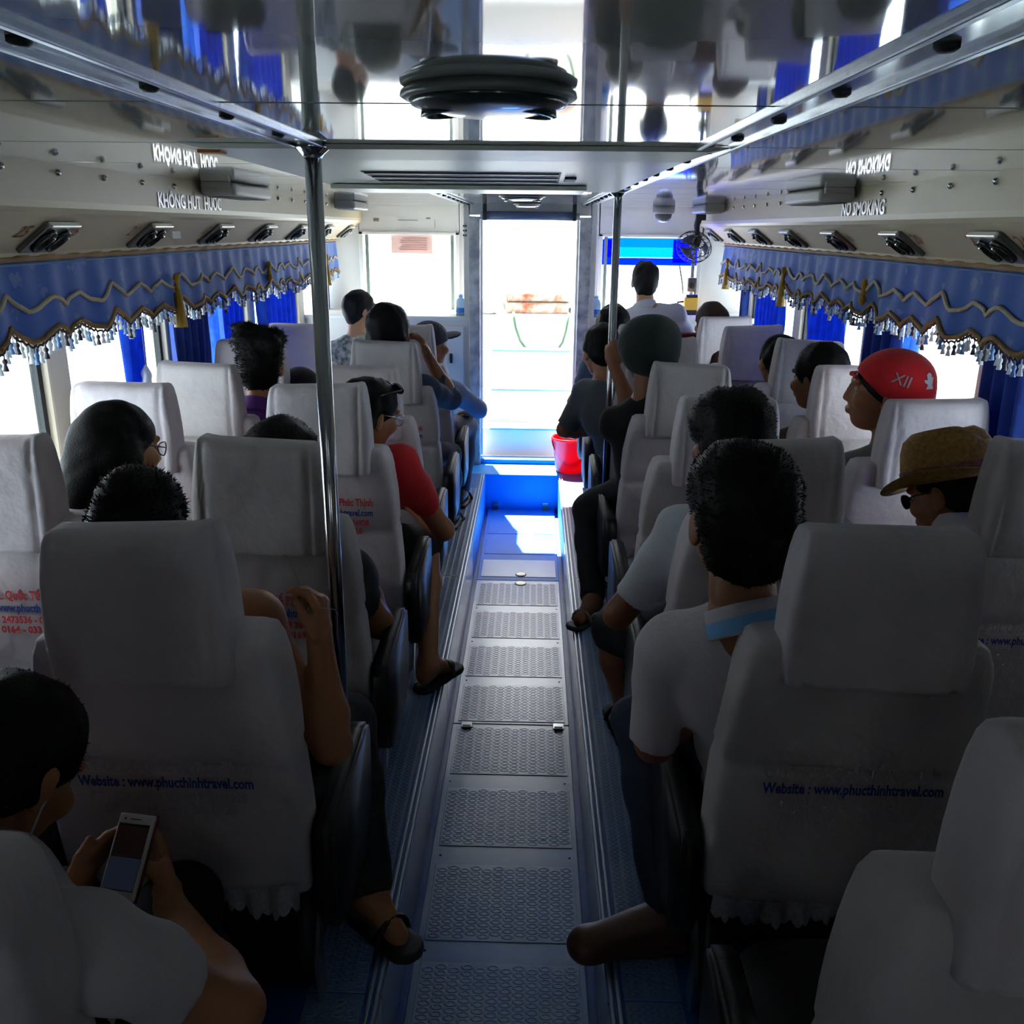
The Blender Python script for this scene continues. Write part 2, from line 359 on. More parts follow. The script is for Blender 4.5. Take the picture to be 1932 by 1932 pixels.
# ---- side walls with overhead panels, pillars, windows
WX = {-1: -1.60, 1: 1.53}; VX = {-1: -1.41, 1: 1.34}
PIL = {-1: (1.62, 2.88, 3.86, 5.0, 6.12), 1: (1.85, 2.93, 4.05, 5.18, 6.40)}
wn = 0
for s, nm in ((-1, 'left'), (1, 'right')):
    q = lambda x: x if s < 0 else -x - 0.07
    prof = [(-1.24, 2.012), (-1.242, 1.905), (-1.246, 1.888), (-1.256, 1.875), (-1.272, 1.866), (-1.395, 1.772), (-1.40, 1.762), (-1.68, 1.762)]
    w = struct(mk('wall_' + nm, prof_md('wall_' + nm, [(q(x), z) for x, z in prof], -1.5, 6.86, M_cream)))
    X = WX[s]; xo = X + 0.06 * s
    lo_, hi_ = min(X, xo), max(X, xo)
    box('hull_liner', lo_, hi_, -1.5, 6.86, 0.20, 0.95, M_cream2, w)
    box('window_header', lo_, hi_, -1.5, 6.86, 1.70, 2.02, M_cream2, w)
    box('light_block_panel', lo_, hi_, -1.5, PIL[s][0] + 0.07, 0.94, 1.71, M_cream2, w)  # unseen, added to shut out side light and keep the near rows dark
    for y in PIL[s]:
        box('pillar', lo_ - 0.035 * (s > 0), hi_ + 0.035 * (s < 0), y, y + 0.14, 0.93, 1.72, M_cream2, w, 0.012)
    ys = list(PIL[s]) + [6.86]
    for a, b in zip(ys[:-1], ys[1:]):
        if b < 0.3: continue
        wn += 1; a2, b2 = a + 0.14, b
        if b2 - a2 < 0.1: continue
        wo = struct(boxes('window_%d' % wn, [(X - 0.012, X + 0.012, a2, a2 + 0.025, 0.95, 1.70), (X - 0.012, X + 0.012, b2 - 0.025, b2, 0.95, 1.70), (X - 0.012, X + 0.012, a2 + 0.025, b2 - 0.025, 0.95, 0.975), (X - 0.012, X + 0.012, a2 + 0.025, b2 - 0.025, 1.675, 1.70)], M_rubber))
        box('pane', X - 0.003 + 0.004 * s, X + 0.003 + 0.004 * s, a2 + 0.025, b2 - 0.025, 0.975, 1.675, G_clear, wo)
    for k in range(16):   # button screws under the ceiling edge
        mk('button_screw', lathe_md('button_screw', [(0.009, 0), (0.009, 0.003), (0.006, 0.008), (0, 0.009)], M_steel, 12, axis='x') if s < 0 else lathe_md('button_screw', [(0.009, 0), (0.009, -0.003), (0.006, -0.008), (0, -0.009)], M_steel, 12, axis='x'), w, (q(-1.24), 2.2 + 0.263 * k, 1.975))
    # foil lettering
    if s < 0:
        me = text_md('lettering', 'KHÔNG HÚT  HUỐC', 0.075, M_silver, 0.0008, 0.002); L_ = 0.62
        wd = max(v.co.x for v in me.vertices) - min(v.co.x for v in me.vertices)
        map_verts(me, lambda x, y, z: (-1.2395 + z, 3.415 + x * L_ / wd, 1.905 + y * 0.85))
    else:
        me = text_md('lettering', 'NO SMOKING', 0.08, M_silver, 0.0008, 0.002); L_ = 0.44
        wd = max(v.co.x for v in me.vertices) - min(v.co.x for v in me.vertices)
        map_verts(me, lambda x, y, z: (1.1685 - z, 3.43 - x * L_ / wd, 1.907 + y * 0.85))
    mk('lettering', me, w)
    # stencilled seat numbers either side of each air outlet on the sloping panel
    nums = {-1: [('25', '26'), ('21', '22'), ('17', '18'), ('13', '14')], 1: [('23', '24'), ('19', '20'), ('15', '16'), ('11', '12')]}[s]
    y0v = 2.54 if s < 0 else 2.57
    for k, pr_ in enumerate(nums):
        for j, tx in enumerate(pr_):
            near = (j == 0) == (s < 0)
            yc = y0v + 0.675 * k + (-0.135 if near else 0.135)
            me = text_md('seat_number', tx, 0.062, M_rednum, 0.0004, 0.0006)
            def onp(x, y, z, yc=yc):
                t = 0.42 - y * 7.0 + 0.12   # position down the slope 0..1
                px = -1.272 + (-1.395 + 1.272) * t; pz = 1.866 + (1.772 - 1.866) * t
                return (q(px + 0.0012), yc + (x if s < 0 else -x), pz - 0.0012)
            map_verts(me, onp); mk('seat_number', me, w)
M_rear = mat('dark wood rear bulkhead', '#3A2C24', 0.5)
wb = struct(boxes('wall_back', [(-1.72, 1.66, -1.58, -1.5, -0.06, 1.20), (-1.72, 1.66, -1.58, -1.5, 1.64, 2.07), (-1.72, -0.95, -1.58, -1.5, 1.20, 1.64), (-0.65, 0.58, -1.58, -1.5, 1.20, 1.64), (0.88, 1.66, -1.58, -1.5, 1.20, 1.64)], M_rear))  # the two openings are added to let light onto the near seats
for x in (-0.80, 0.73): box('added_light_pane', x - 0.15, x + 0.15, -1.545, -1.54, 1.20, 1.64, G_clear, wb)  # panes of the added openings, unseen behind the camera

# ---- front bulkhead, door, windscreens
wf = struct(boxes('wall_front', [(-1.70, -0.43, 6.25, 6.29, 0.2, 1.245), (0.37, 1.64, 6.42, 6.46, 0.2, 1.245), (0.37, 0.42, 6.25, 6.46, 0.2, 1.245),
    (-0.47, -0.43, 6.24, 6.84, 1.2, 2.02), (0.37, 0.41, 6.24, 6.84, 1.2, 2.02),
    (-1.70, -1.265, 6.78, 6.84, 1.2, 2.02), (-0.545, -0.43, 6.78, 6.84, 1.2, 2.02), (-1.27, -0.54, 6.78, 6.84, 1.815, 2.02), (-1.27, -0.54, 6.78, 6.84, 0.2, 1.235),
    (0.37, 0.468, 6.78, 6.84, 1.2, 2.02), (1.20, 1.64, 6.78, 6.84, 1.2, 2.02), (0.46, 1.21, 6.78, 6.84, 1.815, 2.02), (0.46, 1.21, 6.78, 6.84, 0.2, 1.235),
    (-0.435, 0.375, 6.24, 6.30, 1.93, 2.02)], M_white))
box('counter_top', -1.62, -0.43, 6.235, 6.80, 1.245, 1.27, M_white, wf, 0.006)
box('counter_top', 0.37, 1.58, 6.245, 6.80, 1.245, 1.27, M_white, wf, 0.006)
cd = box('cabinet_door', -0.84, -0.475, 6.238, 6.252, 0.45, 1.205, M_white, wf, 0.006)
box('latch', -0.572, -0.552, 6.226, 6.24, 0.955, 1.02, M_rubber, cd, 0.004)
for i, x in enumerate((-0.395, -0.38)):
    for k in range(3): mk('switch_button', lathe_md('switch_button', [(0.006, 0.0), (0.006, -0.006), (0, -0.008)], M_rubber, 10, axis='y'), wf, (x - 0.075, 6.24, 1.80 + 0.03 * k))
for (x0, x1, z0, z1) in ((-1.16, -1.12, 1.885, 1.905), (-0.98, -0.84, 1.893, 1.897), (-0.72, -0.717, 1.84, 1.90), (-0.78, -0.75, 1.905, 1.915)):
    box('scuff_mark', x0, x1, 6.778, 6.781, z0, z1, mat('brown scuff', '#8A7A68', 0.8), wf)
d1 = struct(boxes('door_1', [(-0.435, -0.36, 6.2, 6.33, 0.24, 1.92), (0.295, 0.375, 6.2, 6.33, 0.24, 1.92), (-0.36, 0.295, 6.2, 6.33, 1.90, 1.945)], M_frame, bev=0.006))
box('inner_rebate', -0.36, -0.345, 6.27, 6.3, 0.3, 1.90, M_white, d1); box('inner_rebate', 0.28, 0.295, 6.27, 6.3, 0.3, 1.90, M_white, d1)
box('sill_plate', -0.36, 0.295, 6.24, 6.34, 0.24, 0.275, M_bluelt, d1, 0.004)
def slope_window(n, x0, x1, film):
    wo = struct(boxes('window_%d' % n, [(x0, x0 + 0.03, 6.765, 6.80, 1.235, 1.815), (x1 - 0.03, x1, 6.765, 6.80, 1.235, 1.815), (x0, x1, 6.765, 6.80, 1.795, 1.815), (x0, x1, 6.765, 6.80, 1.235, 1.252)], M_white, bev=0.004))
    for x, e in ((x0 + 0.055, 0.05), (x1 - 0.055, 0.045)):
        box('rubber_seal', x - 0.012, x + 0.012, 6.785, 6.80, 1.255, 1.795, mat('grey green seal', '#6E7A74', 0.6), wo)
    box('pane', x0 + 0.03, x1 - 0.03, 6.806, 6.812, 1.252, 1.795, G_clear, wo)
    return wo
w1 = slope_window(wn + 1, -1.27, -0.54, False)
w2 = slope_window(wn + 2, 0.46, 1.205, True)
box('sunshade_film', 0.50, 1.17, 6.80, 6.803, 1.655, 1.79, G_film2, w2); box('sunshade_film', 0.49, 1.18, 6.80, 6.803, 1.60, 1.652, G_film, w2)
box('sunshade_film', 0.485, 0.56, 6.795, 6.798, 1.65, 1.78, G_film, w2); box('sunshade_film', 1.0, 1.18, 6.795, 6.798, 1.62, 1.78, G_film, w2)
tube('wiper_arm', [(1.06, 6.83, 1.60), (1.09, 6.84, 1.47), (1.10, 6.84, 1.40)], 0.006, M_rubber, w2, 6)
# sticker with printed rules on the port windscreen
st = mk('sticker', bm_md('sticker', box_bm(-1.04, -0.74, 6.80, 6.803, 1.665, 1.80, 0.0), mat('pink paper notice', '#D8B8B2', 0.8, trans=0.10)), w1)
for k in range(6): box('print_rule', -0.98 + 0.01 * (k % 3), -0.78, 6.797, 6.799, 1.69 + 0.016 * k, 1.694 + 0.016 * k, mat('pink print', '#B07A78', 0.8), st)
# ---- bow steps and fore deck outside
bow = struct(boxes('floor_bow', [(-0.5, 0.5, 6.34, 9.5, 0.0, 0.262), (-0.5, 0.5, 6.42, 9.5, 0.2, 0.462), (-0.5, 0.5, 6.64, 9.5, 0.4, 0.71), (-0.5, 0.5, 6.86, 9.5, 0.7, 0.97), (-0.5, 0.5, 7.08, 9.5, 0.9, 1.195), (-1.4, -0.5, 6.9, 9.3, 0.2, 1.195), (0.5, 1.4, 6.9, 9.3, 0.2, 1.195)], mat('white gel coat deck', '#F6F5F2', 0.5)))
for (y, z) in ((6.42, 0.462), (6.64, 0.71), (6.86, 0.97)):
    box('step_nosing', -0.3, 0.28, y - 0.004, y + 0.012, z - 0.012, z + 0.003, mat('pale blue nosing', '#8CC4EC', 0.5), bow, 0.002)
sea = struct(mk('sea', md('sea', [(-150, -150, -0.9), (150, -150, -0.9), (150, 150, -0.9), (-150, 150, -0.9)], [(0, 1, 2, 3)], mat('hazy bright sea', '#BFD0DA', 0.3, bump=0.2, bscale=1))))

# ================================================================== SEATS
ROWY = [0.75 + 0.665 * i for i in range(8)]
def ring(w, yb, yf, z, n, N=36):
    yc, hy = (yb + yf) / 2, (yf - yb) / 2; out = []
    for k in range(N):
        a = 2 * pi * k / N; c, s_ = math.cos(a), math.sin(a)
        out.append([w * math.copysign(abs(c) ** (2 / n), c), yc + hy * math.copysign(abs(s_) ** (2 / n), s_), z])
    return out
def loft(name, secs, m, fn=None, n=5, N=44):
    v, f = [], []
    for (w, yb, yf, z) in secs: v += ring(w, yb, yf, z, n, N)
    for i in range(len(secs) - 1):
        for k in range(N): f.append((i * N + k, i * N + (k + 1) % N, (i + 1) * N + (k + 1) % N, (i + 1) * N + k))
    f.append(tuple(range(N))[::-1]); f.append(tuple((len(secs) - 1) * N + k for k in range(N)))
    if fn: v = [fn(*p) for p in v]
    return md(name, v, f, m)
def yback(z): return 0.004 + 0.055 * (0.93 - z) / 0.57
def back_md(i, m):
    rs = random.Random(i); ph = [rs.uniform(0, 6) for _ in range(9)]
    secs = []
    prof = [(0.355, .236), (0.36, .239), (0.42, .243), (0.48, .246), (0.54, .2465), (0.60, .244), (0.645, .241), (0.66, .236), (0.672, .234), (0.685, .237), (0.73, .235), (0.78, .231), (0.83, .225), (0.87, .219), (0.90, .212), (0.918, .203), (0.928, .19), (0.932, .165), (0.933, .10)]
    for z, w in prof:
        t = min(1, max(0, (z - 0.9) / 0.033)); secs.append((w, yback(z) + 0.022 * t ** 2, 0.155 + 0.03 * (0.93 - z) - 0.03 * t ** 2, z))
    def fn(x, y, z):
        back = max(0, min(1, (0.09 - y) / 0.06))
        fold = back * (0.009 * math.sin(31 * x + ph[0] + 2 * math.sin(3 * z + ph[1])) * max(0, min(1, (0.62 - z) / 0.2)) + 0.0045 * math.sin(9 * x + 22 * z + ph[2]) + 0.004 * math.sin(-14 * x + 17 * z + ph[3]))
        crease = -0.010 * math.exp(-((z - 0.666 - 0.006 * math.sin(7 * x + ph[4])) / 0.007) ** 2) * back
        corner = 0.006 * (abs(x) / 0.2) ** 6 if z > 0.9 else 0
        return (x * (1 + 0.008 * math.sin(14 * z + ph[5]) + (0.006 * math.sin(10 * z + ph[6]) if x > 0 else 0)), y - fold - crease, z + corner + 0.004 * math.sin(6 * x + ph[7]) * (z > 0.85))
    return loft('backrest_cover', secs, m, fn, 8, 60)
def head_md(i, m):
    rs = random.Random(40 + i); ph = [rs.uniform(0, 6) for _ in range(9)]; ear = (0.016, 0.003, 0.009)[i % 3], (0.006, 0.017, 0.002)[i % 3]
    secs = []
    prof = [(0.860, .155, 0.004), (0.862, .160, 0), (0.872, .1625, 0), (0.91, .1645, 0), (0.95, .1645, 0), (1.0, .162, 0), (1.05, .157, 0), (1.09, .1515, .003), (1.115, .147, .008), (1.129, .1425, .015), (1.136, .135, .024), (1.140, .11, .036)]
    for z, w, d in prof: secs.append((w, -0.016 + d + 0.006 * (z - 1.0), 0.098 - d, z))
    def fn(x, y, z):
        back = max(0, min(1, (0.06 - y) / 0.05)); top = max(0, (z - 1.04) / 0.1)
        wr = back * (0.0055 * math.sin(26 * z + 5 * x + ph[0]) * (0.5 + 0.5 * math.sin(4 * x + ph[1])) + 0.0045 * math.sin(17 * x - 9 * z + ph[2]))
        e = (ear[0] if x > 0 else ear[1]) * (abs(x) / 0.145) ** 7 * top
        seam = -0.005 * math.exp(-((abs(x) - 0.128) / 0.006) ** 2) * back
        return (x * (1 + 0.01 * math.sin(11 * z + ph[3])), y - wr - seam, z + e + 0.004 * math.sin(9 * x + ph[4]) * top)
    return loft('headrest_cover', secs, m, fn, 7.5, 60)
def lace_md(i):
    rs = random.Random(90 + i); ph = [rs.uniform(0, 6) for _ in range(4)]
    def fn(u, t):
        x = (u - 0.5) * 0.46; sc = abs(math.sin(u * pi * 24)); drop = t * (0.042 + 0.012 * sc)
        return (x, yback(0.36) - 0.014 + 0.007 * math.sin(u * 60 + ph[0]) * (0.3 + t) + 0.012 * math.sin(u * 11 + ph[1]) * t, 0.378 - drop + 0.012 * math.sin(u * 8 + ph[2]) * (0.4 + t) - 0.02 * math.sin(u * pi))
    v, f = grid_vf(120, 4, fn); return md('lace_trim', v, f, M_lace)
BACKS = [back_md(0, M_cover), back_md(1, M_cover2), back_md(2, M_cover)]
HEADS = [head_md(0, M_cover), head_md(1, M_cover2), head_md(2, M_cover)]
LACES = [lace_md(0), lace_md(1)]
CUSH = loft('cushion', [(0.225, 0.12, 0.55, 0.29), (0.24, 0.11, 0.57, 0.30), (0.245, 0.11, 0.58, 0.36), (0.24, 0.11, 0.575, 0.40), (0.22, 0.12, 0.55, 0.415), (0.15, 0.2, 0.45, 0.42)], M_dark)
def seat_frame():
    b = bmesh.new()
    for q in ((-0.22, 0.22, 0.075, 0.13, 0.10, 0.40), (-0.22, 0.22, 0.12, 0.55, 0.20, 0.29), (-0.20, -0.15, 0.16, 0.50, 0.0, 0.21), (0.15, 0.20, 0.16, 0.50, 0.0, 0.21), (-0.21, 0.21, 0.16, 0.20, 0.0, 0.2)):
        box_bm(*q, bev=0.01, bm=b)
    return bm_md('seat_frame', b, M_base)
FRAME = seat_frame()
def arm_md():
    pts = [(0.05, 0.42), (0.06, 0.475), (0.09, 0.495), (0.40, 0.515), (0.445, 0.505), (0.46, 0.475), (0.455, 0.30), (0.42, 0.235), (0.35, 0.215), (0.10, 0.225), (0.055, 0.30)]
    b = bmesh.new(); vs = [b.verts.new((-0.024, y, z)) for y, z in pts]; fc = b.faces.new(vs)
    r = bmesh.ops.extrude_face_region(b, geom=[fc])
    for e in r['geom']:
        if isinstance(e, bmesh.types.BMVert): e.co.x += 0.048
    bmesh.ops.bevel(b, geom=list(b.edges), offset=0.008, segments=3, affect='EDGES')
    return bm_md('armrest', b, M_dark, True)
ARM = arm_md()
def plate_md():
    pts = [(0.12, 0.0), (0.10, 0.12), (0.16, 0.24), (0.36, 0.25), (0.42, 0.12), (0.36, 0.0), (0.33, 0.0), (0.36, 0.11), (0.32, 0.20), (0.2, 0.2), (0.15, 0.12), (0.17, 0.0)]
    b = bmesh.new(); vs = [b.verts.new((-0.004, y, z)) for y, z in pts]; fc = b.faces.new(vs)
    r = bmesh.ops.extrude_face_region(b, geom=[fc])
    for e in r['geom']:
        if isinstance(e, bmesh.types.BMVert): e.co.x += 0.008
    return bm_md('side_bracket', b, M_alu)
PLATE = plate_md()
TEXTS = {}
def text_line(body, size, m, z0, width=None):
    key = (body, m.name, z0)
    if key in TEXTS: return TEXTS[key]
    me = text_md('lettering', body, size, m, 0.0, 0.0011)
    wd = max(v.co.x for v in me.vertices) - min(v.co.x for v in me.vertices); sx = width / wd if width else 1
    map_verts(me, lambda x, y, z: (x * sx, yback(z0) - 0.0135, z0 + y)); TEXTS[key] = me; return me
def seat(x, y, label, side, var, dz=0.0, recl=0.0, hr=0.0, textz=0.63, ghost=False, zplat=0.24, letters=True, hx=0.0):
    t = empty('passenger_seat', (x, y, zplat)); tag(t, label, 'seat', 'passenger seats in white covers')
    b = mk('backrest_cover', BACKS[var % 3], t); b.rotation_euler = (recl, 0, 0); b.location = (0, 0, dz)
    h = mk('headrest_cover', HEADS[(var + side) % 3], t); h.rotation_euler = (recl, hr, 0); h.location = (hx, 0, dz)
    l = mk('lace_trim', LACES[var % 2], t)
    mk('cushion', CUSH, t); mk('seat_frame', FRAME, t)
    for s in (-1, 1):
        mk('armrest', ARM, t, (0.277 * s, 0, 0)); mk('side_bracket', PLATE, t, (0.235 * s, 0, 0))
    if letters:
        c1 = M_ghost if ghost else M_red
        for body, sz, m, z0, wd in (('CTY CP DL Quốc Tế Phúc Thịnh', 0.034, c1, textz + 0.035, 0.33), ('Website : www.phucthinhtravel.com', 0.031, M_navy, textz, 0.33), ('ĐT : 033 2473536 - 033 3816928', 0.026, c1, textz - 0.033, 0.30), ('DĐ : 0164 - 033 3816928', 0.026, c1, textz - 0.062, 0.25)):
            mk('lettering', text_line(body, sz, m, z0, wd), t, (0, 0, dz))
    return t
SEATS = [
 (-0.785, 0, 'white covered seat behind the phone user, cut by the frame edge', 0.0), (0.60, 0, 'white covered seat cut off by the lower picture corner opposite the phone user', 0.0),
 (-0.67, 1, 'large white covered seat in front of the phone user, website line below a crease', 0.0), (0.60, 1, 'large white covered seat behind the man in the blue collared polo', 0.0),
 (-1.29, 2, 'white covered seat by the long haired woman, cut by the picture edge', 0.0), (-0.67, 2, 'white covered seat behind the raised hand with the thread', 0.0), (0.60, 2, 'white covered seat just ahead of the blue collared polo man', 0.0), (1.24, 2, 'white covered seat behind the straw hat', 0.0),
 (-1.29, 3, 'white covered window seat just ahead of the long haired woman', 0.0), (-0.67, 3, 'white covered seat of the passenger in the red tee shirt', 0.0), (0.60, 3, 'white covered aisle seat two rows ahead of the blue collared polo man', 0.0), (1.24, 3, 'white covered seat behind the red cap', 0.0),
 (-1.29, 4, 'white covered seat behind the purple shirt', 0.0), (-0.67, 4, 'white covered aisle seat directly ahead of the red tee shirt passenger', 0.0), (0.60, 4, 'white covered seat behind the dark green cap holding the pole', 0.0), (1.24, 4, 'bright white covered window seat just ahead of the red cap', 0.0),
 (-1.29, 5, 'white covered seat half hidden by the spiky quiff', 0.0), (-0.67, 5, 'white covered seat of the man with a hand at his ear', 0.0), (0.60, 5, 'white covered seat hidden behind the dark green cap', 0.0), (1.24, 5, 'white covered window seat with a short haired head showing beside it', 0.0),
 (-1.26, 6, 'stained white covered window seat nearest the far bow curtain', 0.0), (-0.67, 6, 'white covered seat of the man in the grey peaked cap', 0.0), (0.60, 6, 'white covered aisle seat ahead of the steel pole', 0.0), (1.15, 6, 'broad white covered window seat two rows behind the driver', 0.0),
 (0.60, 7, 'white covered aisle seat nearest the driver', 0.0), (1.13, 7, 'white covered window seat of the brown haired woman', 0.0)]
DZ = {(1, -0.67): -0.02, (1, 0.60): -0.008, (2, -1.29): -0.028, (2, -0.67): -0.028, (2, 0.60): -0.008, (3, 0.60): -0.025, (3, 1.24): -0.025, (4, -1.29): -0.038, (4, -0.67): -0.035, (4, 0.60): -0.016, (4, 1.24): -0.016, (5, -1.29): -0.025, (5, -0.67): -0.025, (6, -1.26): -0.02, (6, -0.67): -0.02, (7, 0.60): -0.02, (7, 1.13): -0.02}
for i, (x, r, lab, _) in enumerate(SEATS):
    rr = random.Random(100 + i)
    seat(x, ROWY[r], lab, 0 if x < 0 else 1, i * 7 + r, DZ.get((r, x), 0) + rr.uniform(-0.003, 0.003), rr.uniform(-0.012, 0.012), rr.uniform(-0.012, 0.012), ({1: 0.63, 2: 0.685, 3: 0.72, 0: 0.6}.get(r, 0.70) if x < 1 else 0.62), ghost=(r == 1 or (r == 2 and x > 0)), letters=(r < 6 if x < 0 else r < 3), hx=-0.045 if (r, x) == (2, -1.29) else 0)

# ================================================================== FIXTURES
for (x, y, zb, lab) in ((-0.432, 1.86, 0.24, 'steel grab pole left of the aisle, in front of the thread holder'), (0.345, 3.98, 0.24, 'steel grab pole gripped by the passenger in the green cap')):
    t = empty('grab_pole', (x, y, zb)); tag(t, lab, 'pole', 'steel grab poles')
    tube('pole_tube', [(0, 0, 0), (0, 0, 1.76)], 0.0165, M_steel, t, 20)
    mk('ceiling_flange', lathe_md('ceiling_flange', [(0.017, 1.735), (0.022, 1.742), (0.034, 1.752), (0.036, 1.76)], M_steel), t)
    mk('floor_flange', lathe_md('floor_flange', [(0.036, 0.0), (0.034, 0.006), (0.022, 0.016), (0.017, 0.02)], M_steel), t)
# air outlets
def vent_parts(s):
    u = Vector((-0.795, 0, -0.607)) if s < 0 else Vector((0.795, 0, -0.607))   # down the slope
    nrm = Vector((0.607, 0, -0.795)) if s < 0 else Vector((-0.607, 0, -0.795))  # into the cabin
    ax = Vector((0, 1, 0)); M = Matrix((ax, u, nrm)).transposed()
    def tr(b):
        for v in b.verts: v.co = M @ v.co
        return b
    P = bm_md('mounting_plate', tr(box_bm(-0.082, 0.082, -0.06, 0.06, 0.0, 0.016, 0.006, 2)), M_chromebox)
    rim = bm_md('bright_edge', tr(box_bm(-0.08, 0.08, -0.066, -0.056, 0.006, 0.022, 0.002, 1)), mat('bright plated edge', '#D8D6CE', 0.3, 0.4))
    nz = lathe_md('nozzle', [(0.0, 0.014), (0.02, 0.015), (0.026, 0.018), (0.031, 0.026), (0.036, 0.027), (0.038, 0.020), (0.038, 0.012)], M_vent, 20)
    for v in nz.vertices: v.co = M @ Vector((v.co.x * 0.85, v.co.y * 1.15, v.co.z))
    kn = bm_md('knob', tr(box_bm(-0.004, 0.004, -0.03, -0.016, 0.024, 0.036, 0.002, 1)), M_steel)
    return P, rim, nz, kn
for s in (-1, 1):
    P, rim, nz, kn = vent_parts(s); names = ['nearest the camera', 'second from the camera', 'third from the camera', 'fourth from the camera', 'fifth from the camera', 'sixth from the camera', 'at the bow end']
    for k in range(7):
        y = (2.54 if s < 0 else 2.57) + 0.675 * k; c = Vector((-1.333, 0, 1.819)) if s < 0 else Vector((1.263, 0, 1.819))
        t = empty('air_vent', (c.x, y, c.z)); tag(t, 'plated twin nozzle air vent %s above the %s valance' % (names[k], 'right' if s > 0 else 'left'), 'air vent', 'air vents along the side panels')
        mk('mounting_plate', P, t); mk('bright_edge', rim, t)
        for d in (-0.037, 0.037): n_ = mk('nozzle', nz, t, (0, d, 0)); mk('knob', kn, n_)
# blank white sticker near the second port vent
box('paper_sticker', -1.335, -1.325, 3.42, 3.50, 1.80, 1.828, mat('white paper', '#D8D6D2', 0.8), bpy.data.objects['wall_left'])
# small speaker boxes under the ceiling corners
for (x, y, lab) in ((-1.16, 3.70, 'oblong grey speaker box beside the KHÔNG HÚT lettering'), (1.09, 3.71, 'oblong grey speaker box beside the NO SMOKING lettering'), (-1.16, 6.0, 'oblong grey speaker box at the bow end behind the pole'), (1.09, 6.02, 'oblong grey speaker box above the black fan')):
    t = empty('speaker_box', (x, y, 2.0)); tag(t, lab, 'speaker', 'speaker boxes under the ceiling')
    mk('casing', bm_md('casing', box_bm(-0.065, 0.065, -0.24, 0.24, -0.05, -0.001, 0.016, 3), M_greyplastic, True), t)
    for e_ in (-1, 1): box('end_bracket', -0.05, 0.05, e_ * 0.2485 - 0.0135, e_ * 0.2485 + 0.0135, -0.02, -0.001, M_greyplastic, t)
    mk('grille', bm_md('grille', box_bm(-0.05, 0.05, -0.20, 0.20, -0.053, -0.049, 0.003, 2), mat('speaker mesh', '#4C4D4C', 0.8)), t)
# round ceiling lamps
def dome_lamp(x, y, r, lab):
    t = empty('ceiling_lamp', (x, y, 2.0)); tag(t, lab, 'lamp', 'round dark ceiling lamps')
    k = r / 0.1
    mk('lamp_rim', lathe_md('lamp_rim', [(0.094 * k, 0), (0.1 * k, -0.004), (0.101 * k, -0.009), (0.096 * k, -0.012), (0.085 * k, -0.013)], mat('grey lamp rim', '#5C5F5C', 0.4), 40), t)
    mk('lamp_body', lathe_md('lamp_body', [(0.092 * k, -0.011), (0.088 * k, -0.018), (0.072 * k, -0.024), (0.04 * k, -0.028), (0, -0.029)], M_green_dome, 40), t)
    for s in (-1, 1):
        o = mk('swirl_fin', lathe_md('swirl_fin', [(0.034 * k, 0.004), (0.036 * k, -0.004), (0.030 * k, -0.006), (0.026 * k, 0.0)], mat('glossy fin', '#31413F', 0.2), 20), t, (s * 0.043 * k, 0, -0.0215)); o.rotation_euler = (0, s * 0.12, 0)
dome_lamp(-0.055, 1.12, 0.1, 'large round dark ceiling lamp nearest the camera'); dome_lamp(-0.062, 4.5, 0.11, 'small looking round dark ceiling lamp beyond the air conditioner'); dome_lamp(-0.05, 5.95, 0.09, 'round dark ceiling lamp closest to the bow door')
# flat ceiling air conditioner
t = empty('ceiling_air_conditioner', (-0.16, 2.4, 2.0)); tag(t, 'wide flat cream ceiling air conditioner with a dark outlet slot', 'air conditioner')
v, f = [], []
sec = [(-0.56, -0.001), (-0.55, -0.009), (-0.40, -0.018), (-0.20, -0.025), (0.46, -0.046), (0.52, -0.044), (0.55, -0.0)]
hw = [0.53, 0.525, 0.50, 0.48, 0.43, 0.42, 0.42]
for (y, z), w in zip(sec, hw):
    for a in (-1, -0.93, 0.93, 1): v.append((a * w, y, z * (1 if abs(a) < 1 else 0.35)))
for i in range(len(sec) - 1):
    for k in range(3): f.append((i * 4 + k, i * 4 + k + 1, i * 4 + k + 5, i * 4 + k + 4))
mk('casing', md('casing', v, f, M_ac, False), t)
sl = box('outlet_slot', -0.25, 0.22, -0.16, 0.16, -0.001, 0.004, M_rubber, t); sl.location = (0, 0, -0.0315); sl.rotation_euler = (-0.0318, 0, 0) 
for k in range(3): box('louvre', -0.245, 0.215, -0.14 + 0.11 * k, -0.125 + 0.11 * k, -0.004, 0.0, mat('brown louvre', '#544E46', 0.4), sl)
box('control_panel', 0.232, 0.26, -0.05, 0.08, -0.036, -0.03, M_rubber, t); box('lower_lip', -0.40, 0.30, 0.20, 0.50, -0.052, -0.04, M_ac, t, 0.003)
box('name_label', -0.50, -0.455, -0.53, -0.49, -0.016, -0.010, mat('orange label', '#B06A30', 0.6), t)
# roller above the bow door
t = empty('door_roller', (-0.035, 6.13, 1.925)); tag(t, 'dark blue grey roller blind tube above the bow door', 'roller')
tube('tube', [(-0.28, 0, 0), (0.28, 0, 0)], 0.028, mat('slate roller', '#4A5878', 0.35), t, 18)
for s in (-1, 1): box('end_cap', s * 0.29 - 0.012, s * 0.29 + 0.012, -0.03, 0.03, -0.03, 0.075, M_rubber, t, 0.005)
